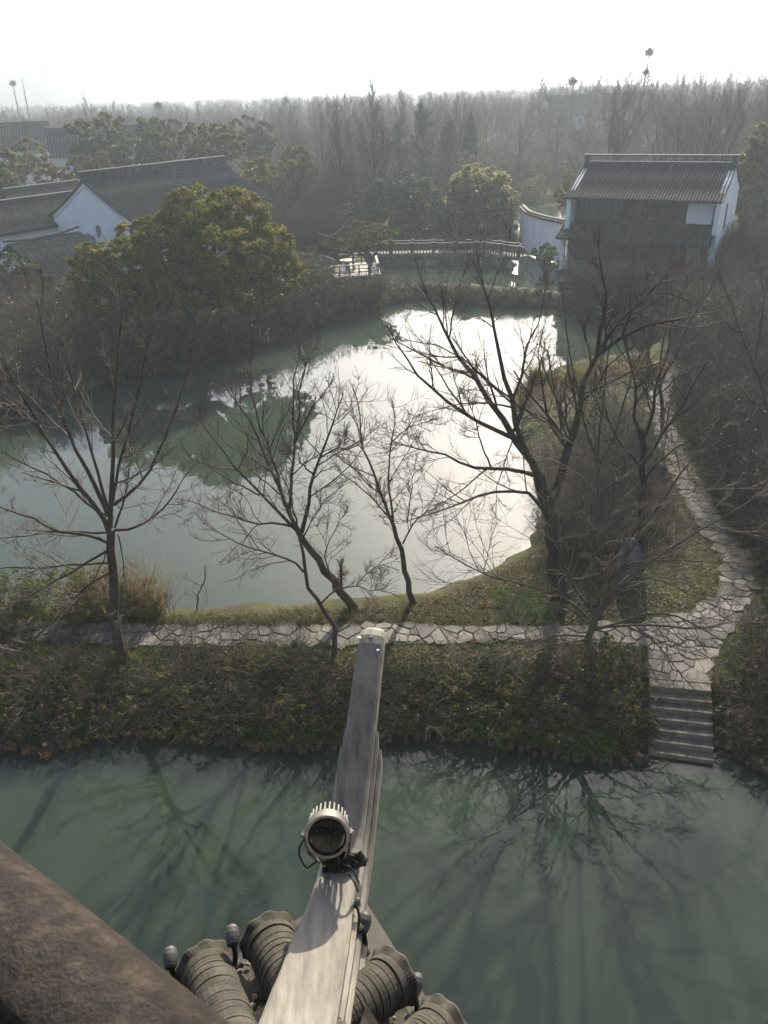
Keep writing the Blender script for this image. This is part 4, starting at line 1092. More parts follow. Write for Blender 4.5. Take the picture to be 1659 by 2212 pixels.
def ridge_bar(parent, O, e1, e2, x0, x1, z0, h, lattice=False):
    a = O + e1 * x0; b = O + e1 * x1; up = np.array([0, 0, 1.])
    MB().bar(a + up * (z0 + .06), b + up * (z0 + .06), .30, .14).build('ridge_course', M['tile'], parent)
    MB().bar(a + up * (z0 + h - .03) - e1 * .12, b + up * (z0 + h - .03) + e1 * .12, .26, .06).build('ridge_cap', M['ridge_cap'], parent)
    MB().bar(a + up * (z0 + h - .085), b + up * (z0 + h - .085), .20, .05).build('ridge_course', M['tile'], parent)
    if lattice:
        L = x1 - x0; n = int(L / .26); mb = MB()
        hb = h - .24
        for i in range(n):
            x = x0 + .35 + (L - .7) * (i + .5) / n; w = (L - .7) / n
            for (s0, s1) in ((-1, 1), (1, -1)):
                q = []
                for t in np.linspace(0, 1, 5):
                    xx = x + (s0 + (s1 - s0) * t) * w * .5; q.append(O + e1 * xx + up * (z0 + .13 + hb * t + .0) + e2 * (.03 * s0))
                mb.tube(q, .022, 4)
        tag(mb.build('ridge_lattice', M['tile'], parent), kind='stuff')
        for x in (x0 + .17, x1 - .17):
            MB().box(O + e1 * x + up * (z0 + h * .5), (.34, .18, h - .14), ax=(e1, e2, up)).build('ridge_end', M['tile'], parent)
    else:
        MB().bar(a + up * (z0 + .12 + (h - .22) / 2), b + up * (z0 + .12 + (h - .22) / 2), .16, h - .24).build('ridge_wall', M['tile'], parent)
        n = int((x1 - x0) / .30); mb = MB()
        for i in range(n):
            x = x0 + (x1 - x0) * (i + .5) / n
            for s_ in (-1, 1):
                mb.lathe(O + e1 * x + up * (z0 + .12 + (h - .22) / 2) + e2 * s_ * .078, e2 * s_, [(0, (h - .26) * .5), (.025, (h - .28) * .5), (.025, (h - .3) * .33), (.005, (h - .3) * .3)], 8)
        tag(mb.build('ridge_ornament', M['tile'], parent), kind='stuff')
def frame(O2, e1, e2): return lambda x, y, z: np.array([O2[0], O2[1], 0]) + e1 * x + e2 * y + np.array([0, 0, z])
UP = np.array([0, 0, 1.])

# ---- the hall beside the big evergreen
A = at_z(176, 372, 8.2); B = at_z(480, 338, 8.2)
e1 = (B - A) / np.linalg.norm(B - A); e2 = np.array([e1[1], -e1[0], 0]); O = np.array([A[0], A[1], 0.0])
HLn = float(np.linalg.norm(B - A)); g = frame(O, e1, e2); W2 = 4.8
hall = root('hall', g(HLn / 2, 0, 1.0), 'large white walled hall with long grey tiled roof behind the big evergreen', 'building')
ZA, ZE = 7.55, 4.95
def gable_poly(y_in=0, z_in=0): return
for x, nm in ((0.0, 'gable_wall'), (HLn - .3, 'gable_wall')):
    poly = [g(x, -W2, .6), g(x, W2, .6), g(x, W2, ZE - .05), g(x, W2 * .5, (ZA + ZE) / 2 - .14), g(x, 0, ZA - .08), g(x, -W2 * .5, (ZA + ZE) / 2 - .14), g(x, -W2, ZE - .05)]
    gw = MB().prism(poly, e1 * .3).build(nm, M['plaster'], hall)
# trim line below the verge and a patch where the plaster has come off
for s_ in (-1, 1):
    for (ya, za, yb, zb, w_) in ((0, ZA - .42, W2 * .5, (ZA + ZE) / 2 - .48, .035), (W2 * .5, (ZA + ZE) / 2 - .48, W2 * .93, ZE - .30, .035)):
        MB().bar(g(-.012, s_ * ya, za), g(-.012, s_ * yb, zb), .03, w_, up=e1).build('painted_line', M['tile'], hall)
mb = MB(); c0 = at_z(213, 496, 5.0); 
pp = [(206, 488), (212, 486), (217, 490), (219, 500), (217, 510), (213, 518), (210, 508), (207, 498)]
def on_gable(x, y, off=-.006):
    d = ray(x, y); n = e1; t = ((O + e1 * off - CAM) @ n) / (d @ n); return CAM + d * t
MB().prism([on_gable(*p) for p in pp], e1 * -.004).build('bare_patch', M['plaster_grey'], hall)
pp = [(176, 508), (190, 504), (204, 512), (210, 526), (200, 534), (186, 522)]
MB().prism([on_gable(*p) for p in pp], e1 * -.004).build('bare_patch', M['plaster_grey'], hall)
MB().box((g(.3, W2 - .15, 0) + g(HLn - .3, W2 - .15, 0)) / 2 + UP * 2.75, (HLn - .6, .3, 4.3), ax=(e1, e2, UP)).build('long_wall', M['plaster'], hall)
MB().box((g(.3, -W2 + .15, 0) + g(HLn - .3, -W2 + .15, 0)) / 2 + UP * 2.75, (HLn - .6, .3, 4.3), ax=(e1, e2, UP)).build('long_wall', M['plaster'], hall)
slope(hall, O, e1, e2, -.18, HLn + .18, 0.0, ZA + .06, W2 + .75, ZA - ZE + .42, sag=.14)
slope(hall, O, e1, e2, -.18, HLn + .18, 0.0, ZA + .06, -W2 - .55, ZA - ZE + .32, sag=.14)
ridge_bar(hall, O, e1, e2, -.2, HLn + .2, ZA + .06, .66)
for x in (4, 8, 12):
    w = MB().box(g(x, W2 + .01, 3.0), (1.4, .06, 1.5), ax=(e1, e2, UP)).build('window', M['window'], hall)
    MB().bar(g(x - .75, W2 + .05, 3.0), g(x + .75, W2 + .05, 3.0), .05, .06).build('glazing_bar', M['dark_wood'], w)

# ---- lower wing behind the hall
wA = at_z(-60, 438, 6.2); ew = e1; eW2 = e2
wO = np.array([wA[0], wA[1], 0.0]) ; gw_ = frame(wO, e1, e2)
wing = root('wing', gw_(3, 1, 1.0), 'lower tiled wing joining the hall behind its white gable', 'building')
WL = 15.0
slope(wing, wO, e1, e2, -4, WL, 0, 5.75, 3.6, 1.75, sag=.10)
slope(wing, wO, e1, e2, -4, WL, 0, 5.75, -3.3, 1.6, sag=.10)
ridge_bar(wing, wO, e1, e2, -4, WL, 5.72, .42)
MB().box(gw_((WL - 4) / 2, 2.95, 2.3), (WL + 4, .25, 3.3), ax=(e1, e2, UP)).build('long_wall', M['plaster'], wing)
MB().box(gw_((WL - 4) / 2, 2.95 + .16, 3.62), (WL + 4, .07, .10), ax=(e1, e2, UP)).build('eave_moulding', M['plaster'], wing)
MB().bar(gw_(-4, 3.45, 3.92), gw_(WL, 3.45, 3.92), .10, .12).build('eave_board', M['dark_wood'], wing)
back = root('back_wing', gw_(12, -6.5, 1.0), 'sliver of tiled ridge showing beyond the wing roof', 'building')
bO = wO + e1 * 7 - e2 * 6.2
slope(back, bO, e1, e2, 0, 8, 0, 6.05, 3.2, 1.5, sag=.08)
ridge_bar(back, bO, e1, e2, 0, 8, 6.0, .42)
MB().box(bO + e1 * 4 + e2 * 2.6 + UP * 2.6, (8, .25, 3.9), ax=(e1, e2, UP)).build('long_wall', M['plaster'], back)

# ---- open shed by the water
sA = at_z(15, 519, 4.75); sB = at_z(162, 493, 4.75)
s1 = (sB - sA) / np.linalg.norm(sB - sA); s1[2] = 0; s2 = np.array([s1[1], -s1[0], 0]); sO = np.array([sA[0], sA[1], 0.]); SL = float(np.linalg.norm(sB - sA)); gs = frame(sO, s1, s2)
shed = root('shed', gs(SL / 2, 1, gz(*gs(SL / 2, 1, 0)[:2])), 'dark open shed with grey tiled roof and timber posts by the pond', 'shed')
slope(shed, sO, s1, s2, 0, SL + .3, 0, 4.45, 4.6, 2.05, pitch=.25, sag=.12)
slope(shed, sO, s1, s2, 0, SL + .3, 0, 4.45, -2.6, 1.2, pitch=.25, sag=.08)
MB().tube([gs(-.3, 0, 4.72), gs(SL * .3, 0, 4.56), gs(SL * .7, 0, 4.58), gs(SL + .35, 0, 4.82)], .10, 6).build('ridge_course', M['tile'], shed)
for (x, y) in ((.3, 3.7), (1.6, 3.7), (2.4, 3.8), (3.1, 3.8), (4.0, 3.7), (SL - .2, 3.7), (.3, -2), (SL - .2, -2)):
    p = gs(x, y, 0); zg = gz(p[0], p[1])
    MB().tube([[p[0], p[1], max(zg, 0) - .3], [p[0], p[1], 2.9]], .09, 8).build('post', M['grey_wood'] if x in (2.4, 3.1) else M['dark_wood'], shed)
MB().bar(gs(0, 3.7, 2.62), gs(SL, 3.7, 2.62), .12, .18).build('beam', M['dark_wood'], shed)
MB().box(gs(SL / 2, .4, 1.9), (SL - .6, .12, 2.4), ax=(s1, s2, UP)).build('back_wall', M['dark_wood'], shed)

# ---- two storey house across the far canal
th = R(30); h1 = np.array([math.cos(th), -math.sin(th), 0]); h2 = np.array([math.sin(th), math.cos(th), 0])
hO = np.array([14.49, 61.6, 0.]); HX = 10.3; HD = 7.6; gh = frame(hO, h1, h2)
house = root('house', gh(HX / 2, HD / 2, .8), 'two storey white house with dark timber front across the far canal', 'building')
ZE2, ZA2 = 6.15, 7.85
for x in (-.15, HX - .15):
    poly = [gh(x, -.5, .3), gh(x, HD, .3), gh(x, HD, ZE2 - .1), gh(x, HD / 2, ZA2 - .05), gh(x, .1, ZE2 + .02), gh(x, -.3, ZE2 - .22), gh(x, -.5, ZE2 - .40)]
    MB().prism(poly, h1 * .32).build('gable_wall', M['plaster'], house)
w = MB().box(gh(HX + .185, 2.5, 4.55), (.03, .55, 1.7), ax=(h1, h2, UP)).build('window', M['window'], house)
w = MB().box(gh(HX + .19, 2.2, 1.7), (.03, 1.5, 1.5), ax=(h1, h2, UP)).build('window', M['window'], house)
for k in range(7):
    MB().box(gh(HX + .22, 1.55 + k * .215, 1.7), (.05, .07, 1.5), ax=(h1, h2, UP)).build('grille_bar', M['plaster_grey'], w)
slope(house, hO, h1, h2, -.25, HX + .25, HD / 2, ZA2, -(HD / 2 + .8), ZA2 - ZE2 + .28, pitch=.215, sag=.12)
slope(house, hO, h1, h2, -.25, HX + .25, HD / 2, ZA2, (HD / 2 + .5), ZA2 - ZE2 + .15, pitch=.215, sag=.12)
ridge_bar(house, hO + h2 * HD / 2, h1, h2, -.25, HX + .25, ZA2 - .02, .60, lattice=True)
MB().box(gh(HX / 2, HD - .15, 3.3), (HX - .4, .25, 5.6), ax=(h1, h2, UP)).build('rear_wall', M['plaster'], house)
# upper storey: dark timber windows with a white bay at one end
MB().box(gh(HX / 2, .65, 4.1), (HX - .36, .12, .5), ax=(h1, h2, UP)).build('sill_beam', M['dark_wood'], house)
MB().box(gh(HX / 2, .45, 6.0), (HX - .36, .16, .30), ax=(h1, h2, UP)).build('eave_beam', M['dark_wood'], house)
MB().box(gh(HX - 1.25, .5, 5.0), (1.7, .12, 1.5), ax=(h1, h2, UP)).build('white_panel', M['plaster'], house)
nw = 9
for i in range(nw):
    x0 = .35 + i * (HX - 2.7) / nw; x1 = .35 + (i + 1) * (HX - 2.7) / nw
    if i not in (4, 6):
        w = MB().box(gh((x0 + x1) / 2, .60, 5.05), (x1 - x0 - .06, .03, 1.45), ax=(h1, h2, UP)).build('window', M['window'], house)
        for q in range(1, 3):
            xx = x0 + (x1 - x0) * q / 3
            MB().box(gh(xx, .575, 5.05), (.03, .03, 1.45), ax=(h1, h2, UP)).build('glazing_bar', M['dark_wood'], w)
        MB().box(gh((x0 + x1) / 2, .575, 4.75), (x1 - x0 - .06, .03, .04), ax=(h1, h2, UP)).build('glazing_bar', M['dark_wood'], w)
    MB().box(gh(x0, .58, 5.05), (.09, .12, 1.6), ax=(h1, h2, UP)).build('mullion', M['dark_wood'], house)
# skirt roof over the ground floor
slope(house, hO, h1, h2, -.45, HX + .1, .2, 4.05, -1.9, .85, pitch=.215, sag=.06, name='skirt_roof')
# ground floor: posts, dark recess, balustrade
for i, x in enumerate((-.0, 2.6, 5.1, 7.6)):
    MB().box(gh(x, -1.05, 2.0), (.30 if i == 0 else .2, .30 if i == 0 else .2, 2.6), ax=(h1, h2, UP)).build('post', M['plaster'] if i == 0 else M['dark_wood'], house)
MB().box(gh(HX / 2, 1.3, 2.1), (HX - .4, .12, 2.9), ax=(h1, h2, UP)).build('recessed_front', M['dark_wood'], house)
MB().box(gh(HX - 1.1, -.9, 2.0), (.9, .2, 2.4), ax=(h1, h2, UP)).build('door_panel', M['plaster_grey'], house)
MB().box(gh(HX / 2, .0, .62), (HX + .3, 2.7, .5), ax=(h1, h2, UP)).build('plinth', M['granite'], house)
MB().box(gh(HX / 2, -1.3, .1), (HX + .3, .1, 1.0), ax=(h1, h2, UP)).build('plinth_wall', M['stone_pink'], house)
MB().bar(gh(.2, -1.1, 1.55), gh(5, -1.1, 1.55), .10, .08).build('balustrade_rail', M['pale_stone'], house)
for k in range(24):
    MB().box(gh(.3 + k * .2, -1.1, 1.2), (.07, .06, .66), ax=(h1, h2, UP)).build('baluster', M['pale_stone'], house)

# ---- curved white garden wall with tiled coping next to the house
wp = [at_z(x, y, 1.0)[:2] for x, y in ((1126, 505), (1140, 522), (1165, 532), (1190, 540), (1216, 546))]
wp = [np.array(p) for p in wp]
gwall = root('garden_wall', (*wp[2], 1.0), 'curved white garden wall with dark tiled coping and arched doorway', 'wall')
def wall_run(P, z0, z1, t, mat, name, parent):
    mb = MB()
    for a, b in zip(P[:-1], P[1:]): 
        a3 = np.array([*a, (z0 + z1) / 2]); b3 = np.array([*b, (z0 + z1) / 2]); mb.bar(a3, b3, t, z1 - z0)
    return mb.build(name, mat, parent)
q = np.array(wp); tt = np.linspace(0, len(q) - 1, 14); Q = np.column_stack([np.interp(tt, range(len(q)), q[:, k]) for k in (0, 1)])
wall_run(Q, .2, 3.25, .28, M['plaster'], 'wall_face', gwall)
wall_run(Q, 3.252, 3.42, .62, M['tile'], 'coping', gwall); wall_run(Q, 3.422, 3.58, .26, M['tile'], 'coping_ridge', gwall)
for a, b in zip(Q[:-1], Q[1:]):
    n2 = np.array([(b - a)[1], -(b - a)[0]]); n2 /= np.linalg.norm(n2); n2 = n2 if n2[1] < 0 else -n2
    for k in range(3):
        c = a + (b - a) * (k + .5) / 3
        MB().tube([[*(c), 3.47], [*(c + n2 * .36), 3.39]], .06, 6).build('coping_tile', M['tile'], gwall)
i_ = 2; c = (Q[2] + Q[3]) / 2; d = Q[3] - Q[2]; d /= np.linalg.norm(d); n2 = np.array([d[1], -d[0]]); n2 = n2 if n2[1] < 0 else -n2
poly = []
for a in np.linspace(0, math.pi, 9): poly.append(np.array([*(c + d * math.cos(a) * .42 + n2 * .145), 2.0 + math.sin(a) * .45]))
poly += [np.array([*(c - d * .42 + n2 * .145), .9]), np.array([*(c + d * .42 + n2 * .145), .9])]
MB().prism(poly, np.array([*(n2 * .012), 0])).build('doorway', M['dark_wood'], gwall)

# ---- viewing deck with railings, table and leaning lamp pole
dk = [at_z(x, y, 1.15)[:2] for x, y in ((700, 600), (820, 592), (812, 566), (690, 574))]
deck = root('viewing_deck', (*np.mean(dk, axis=0), 0.), 'small stone deck jutting into the pond below the leaning pole', 'deck')
MB().prism([[*p, -.5] for p in dk], (0, 0, 1.5)).build('deck_wall', M['stone_pink'], deck)
dkc = np.mean(dk, axis=0)
MB().prism([[*(dkc + (p - dkc) * 1.05), 1.002] for p in dk], (0, 0, .15)).build('deck_slab', M['pale_stone'], deck)
def rail_run(a, b, parent, z=1.15, h=.75, n=4, mat='dark_wood', top='pale_stone'):
    a = np.array([*a, z]); b = np.array([*b, z])
    for k in range(n + 1):
        p = a + (b - a) * k / n; MB().box(p + UP * h / 2, (.09, .09, h)).build('post', M[mat], parent)
    for hh, w_, m_ in ((h, .16, top), (h * .62, .05, mat), (h * .32, .05, mat)):
        MB().bar(a + UP * hh, b + UP * hh, w_, .06).build('rail', M[m_], parent)
dk = [np.array(p) for p in dk]
ins = [dkc + (p - dkc) * .96 for p in dk]
rl = root('deck_railing', (*ins[1], 1.15), 'dark timber railing with pale flat top rail round the viewing deck', 'railing')
rail_run(ins[0] + (ins[1] - ins[0]) * .1, ins[1], rl, n=5); rail_run(ins[1], ins[2], rl, n=3); rail_run(ins[2], ins[3], rl, n=4)
tb = dkc + np.array([-.15, .1])
table = root('round_table', (*tb, 1.15), 'round pale stone table on the viewing deck', 'table')
MB().lathe([*tb, 1.15], UP, [(0, .22), (.1, .16), (.55, .15), (.62, .3)], 14).build('pedestal', M['granite'], table)
MB().lathe([*tb, 1.77], UP, [(0, .55), (.04, .6), (.08, .6), (.10, .56)], 22).build('table_top', M['pale_stone'], table)
pl0 = np.array([*(dkc + np.array([.3, -.3])), 1.15]); ptop = at_Y(757, 462, pl0[1] + .6)
pole = root('lamp_pole', pl0, 'leaning pale timber pole carrying strings of lights above the deck', 'pole')
MB().tube([pl0, (pl0 + ptop) / 2 + [.03, 0, 0], ptop], [.10, .085, .06], 10).build('shaft', M['grey_wood'], pole)
MB().lathe(ptop, UP, [(-.05, .10), (.04, .12), (.12, .05)], 8).build('pole_head', M['dark_wood'], pole)
def string(p, q, sag, n=14):
    t = np.linspace(0, 1, n); P = p[None] * (1 - t)[:, None] + q[None] * t[:, None]; P[:, 2] -= sag * 4 * t * (1 - t)
    st = MB().tube(P, .022, 4).build('light_string', M['grey_wood'], pole)
    mb = MB()
    for v in P[1:-1]: MB().lathe(v - [0, 0, .07], UP, [(-.05, .02), (0, .045), (.05, .02)], 6).build('bulb', M['pale_stone'], st)
string(ptop, at_Y(850, 492, 60.5), 1.0); string(ptop, at_Y(682, 497, 60.5), .8); string(ptop, at_Y(815, 540, 60.0), .6, 10)
# grey boulder beside the deck
def boulder(name, px, py, z, size, label, seed, cat='rock'):
    r = np.random.default_rng(seed); p = at_z(px, py, z); zg = gz(p[0], p[1])
    bm = bmesh.new(); bmesh.ops.create_icosphere(bm, subdivisions=4, radius=1)
    ph = r.uniform(0, 6, 12); fr = r.normal(0, 1, (12, 3))
    for v in bm.verts:
        c = np.array(v.co); s = 1
        for k in range(12): s += .09 * math.sin(c @ fr[k] * (1.2 + .55 * k) + ph[k]) / (1 + .25 * k)
        c = c * s * np.array(size); v.co = c
    me = bpy.data.meshes.new(name); bm.to_mesh(me); bm.free()
    o = link(name, me, M['rock'], None, (p[0], p[1], zg + size[2] * .55)); return tag(o, label, cat)
boulder('boulder', 700, 585, 1.1, (.9, .7, 1.0), 'upright grey garden boulder left of the viewing deck', 31)
boulder('boulder', 680, 632, .5, (1.1, .6, .7), 'low grey boulder on the bank below the viewing deck', 32)
rk = boulder('standing_rock', 1360, 1238, 1.1, (.33, .26, .82), 'tall weathered grey standing rock among the trees by the path', 33)
rk.location.z += .1
boulder('boulder', 1347, 1218, 1.1, (.16, .14, .20), 'pale lump of stone at the foot of the standing rock', 34)
boulder('boulder', 1418, 1012, 1.1, (.42, .3, .28), 'flat grey boulder on the lawn beside the curving path', 35)
boulder('boulder', 1640, 1062, 1.1, (.5, .35, .3), 'bluish grey boulder in the thicket at the right edge', 36)
boulder('boulder', 1386, 1010, 1.1, (.25, .2, .15), 'small stone next to the flat boulder by the path', 37)

# ---- low bridge with railings across the far canal
b0 = at_z(800, 552, .75); b1 = at_z(1046, 548, .75); b2 = at_z(1130, 560, .75)
bridge = root('footbridge', (b0 + b1) / 2 * [1, 1, 0], 'low stone footbridge with slatted railing in front of the bamboo', 'bridge')
dxy = (b1 - b0)[:2]; dxy = dxy / np.linalg.norm(dxy); nb = np.array([-dxy[1], dxy[0]])
for (a, b) in ((b0, b1), (b1, b2)):
    MB().bar(a + UP * .10, b + UP * .10, 1.5, .24).build('bridge_deck', M['grey_wood'], bridge)
    for off_ in (-.68, .68):
        s = np.array([*(nb * off_), 0]); L = np.linalg.norm(b - a); n = int(L / .26)
        MB().bar(a + s + UP * 1.02, b + s + UP * 1.02, .12, .09).build('handrail', M['dark_wood'], bridge)
        for k in range(n):
            p = a + (b - a) * (k + .5) / n + s
            if off_ < 0: MB().box(p + UP * .6, (.085, .07, .76), math.atan2((b - a)[1], (b - a)[0])).build('baluster', M['granite'], bridge)
        for k in range(int(L / 1.8) + 1):
            p = a + (b - a) * min(1, k * 1.8 / L) + s; MB().box(p + UP * .66, (.18, .17, .95)).build('newel_post', M['dark_wood'], bridge)
    for k in range(int(np.linalg.norm(b - a) / 2.3) + 1):
        p = a + (b - a) * min(1, k * 2.3 / np.linalg.norm(b - a)); MB().bar(p + np.array([*(nb * -.65), -.5]), p + np.array([*(nb * .65), -.5]), .26, 1.0).build('pier', M['granite'], bridge)

# ---- far roofs, pavilion, cars
def small_house(px, py, Y, L, W, eave, apex, head, label, base=1.0):
    p = at_Y(px, py, Y); e = np.array([math.sin(head), math.cos(head), 0]); f = np.array([e[1], -e[0], 0]); o_ = np.array([p[0], p[1], 0.])
    g_ = frame(o_, e, f); t = root('house', g_(0, 0, base), label, 'building')
    for x in (-L / 2, L / 2 - .25):
        MB().prism([g_(x, -W, base - .3), g_(x, W, base - .3), g_(x, W, eave), g_(x, 0, apex - .1), g_(x, -W, eave)], e * .25).build('gable_wall', M['plaster'], t)
    for s_ in (-1, 1): MB().box(g_(0, s_ * (W - .13), (eave + base) / 2), (L - .5, .25, eave - base), ax=(e, f, UP)).build('long_wall', M['plaster'], t)
    slope(t, o_, e, f, -L / 2 - .2, L / 2 + .2, 0, apex, W + .6, apex - eave + .2, pitch=.42); slope(t, o_, e, f, -L / 2 - .2, L / 2 + .2, 0, apex, -W - .6, apex - eave + .2, pitch=.42)
    ridge_bar(t, o_, e, f, -L / 2, L / 2, apex, .45)
    for k in (-1, 0, 1):
        for s_ in (-1, 1): MB().box(g_(k * L * .28, s_ * (W + .01), (eave + base) / 2 + .3), (1.4, .05, 1.3), ax=(e, f, UP)).build('window', M['window'], t)
    return t
small_house(8, 238, 135, 12, 4, 7.2, 10.4, R(75), 'hazy grey roofed house at the far left edge above the bare tree')
small_house(205, 248, 125, 14, 4, 6.8, 9.7, R(70), 'hazy white house among bare trees beyond the round evergreens')
small_house(1262, 212, 190, 18, 5, 8.0, 11.0, R(75), 'faint house roof in the far wood left of the tallest nest tree')
pv = at_z(1072, 338, .75)
pav = root('pavilion', (pv[0], pv[1], .75), 'small open pavilion with hipped roof behind the parked cars', 'pavilion')
for sx in (-1, 1):
    for sy in (-1, 1): MB().box(pv + [sx * 1.9, sy * 1.9, 1.3], (.22, .22, 2.6)).build('post', M['dark_wood'], pav)
MB().add([pv + v for v in ([-2.9, -2.9, 2.5], [2.9, -2.9, 2.5], [2.9, 2.9, 2.5], [-2.9, 2.9, 2.5], [-.25, -.25, 4.1], [.25, -.25, 4.1], [.25, .25, 4.1], [-.25, .25, 4.1])],
         [(0, 1, 5, 4), (1, 2, 6, 5), (2, 3, 7, 6), (3, 0, 4, 7), (4, 5, 6, 7), (3, 2, 1, 0)]).build('roof', M['tile'], pav)
MB().lathe(pv + [0, 0, 4.1], UP, [(0, .3), (.3, .35), (.5, .12), (.9, .04)], 8).build('finial', M['tile'], pav)
for sx, sy in ((1, 1), (1, -1), (-1, 1), (-1, -1)): MB().tube([pv + [sx * .2, sy * .2, 4.12], pv + [sx * 2.95, sy * 2.95, 2.56]], .12, 5).build('hip_rib', M['ridge_cap'], pav)
def car(px, py, head, mat, label):
    p = at_z(px, py, .8); p[2] = gz(p[0], p[1]) + .01
    c, s = math.cos(head), math.sin(head)
    def T(x, y, z): return p + np.array([x * c - y * s, x * s + y * c, z])
    t = root('parked_car', p, label, 'car', 'cars parked in front of the pavilion')
    prof = [(-2.2, .35), (-2.2, .75), (-2.0, .92), (-1.3, .97), (-.75, 1.38), (.35, 1.42), (1.05, 1.0), (1.95, .86), (2.2, .68), (2.2, .35)]
    V = []; F = []; n = len(prof)
    for y, k in ((-.86, 1), (.86, 1)):
        for (x, z) in prof: V.append(T(x, y * (1 if z < 1.0 else .82), z))
    F = [(i, (i + 1) % n, n + (i + 1) % n, n + i) for i in range(n)] + [tuple(range(n))[::-1], tuple(range(n, 2 * n))]
    MB().add(V, F).build('body', mat, t)
    for (xa, za, xb, zb) in ((-1.28, .99, -.80, 1.34), (.42, 1.38, 1.0, 1.03)):
        q = [T(xa, -.68, za), T(xa, .68, za), T(xb, .64, zb), T(xb, -.64, zb)]; MB().prism(q, (0, 0, .03)).build('windscreen', M['window'], t)
    for s_ in (-1, 1):
        q = [T(-1.1, s_ * .845, 1.0), T(.85, s_ * .845, 1.0), T(.3, s_ * .74, 1.34), T(-.7, s_ * .74, 1.34)]; MB().prism(q, np.array([-s, c, 0]) * .012 * s_).build('side_window', M['window'], t)
        for x in (-1.35, 1.35):
            w = MB().lathe(T(x, s_ * .70, .32), np.array([-s, c, 0]) * s_, [(0, .32), (.2, .32)], 16).build('wheel', M['tyre'], t)
            MB().lathe(T(x, s_ * .90, .32), np.array([-s, c, 0]) * s_, [(0, .2), (.012, .18)], 10).build('rim', M['metal'], w)
        MB().box(T(2.17, s_ * .6, .70), (.1, .35, .14), head).build('headlight', M['metal'], t)
        MB().box(T(-2.19, s_ * .6, .78), (.06, .32, .14), head).build('tail_light', M['metal_dark'], t)
    return t
car(1042, 352, R(100), M['car2'], 'silvery parked car with sun glint, left one by the pavilion')
car(1070, 352, R(95), M['car'], 'dark parked car right of the silvery one by the pavilion')
# ------------------------------------------------------------------ evergreens, bamboo, conifers
def lobe(px, py, Y, rx, rz, ry=None):
    p = at_Y(px, py, Y); sc = (np.linalg.norm(p - CAM)) / math.hypot(FPX, 0) * .93
    return (*p, rx * sc, (ry if ry else rx * sc), rz * sc)
def gbase(px, Y):
    p = at_Y(px, 600, Y); return np.array([p[0], Y, gz(p[0], Y) - .05])
r7 = np.random.default_rng(77)
evergreen('broadleaf_tree', at_z(420, 742, .8), [lobe(420, 462, 46, 75, 52), lobe(505, 470, 47, 75, 55), lobe(560, 535, 46.5, 72, 55), lobe(605, 590, 46, 52, 46), lobe(470, 550, 44, 100, 60),
          lobe(370, 530, 45, 80, 62), lobe(300, 520, 46, 50, 42), lobe(270, 580, 44, 72, 55), lobe(200, 580, 44, 48, 52), lobe(205, 645, 43, 42, 42), lobe(320, 630, 43, 75, 46), lobe(420, 625, 42.5, 85, 42), lobe(530, 625, 44.5, 75, 42), lobe(250, 690, 43, 50, 36)],
          104000, .155, 'camphor', 'broad olive green evergreen tree in front of the tiled hall', 'tree', r7, trunk_r=.34, trunk_h=2.6, shell=.66)
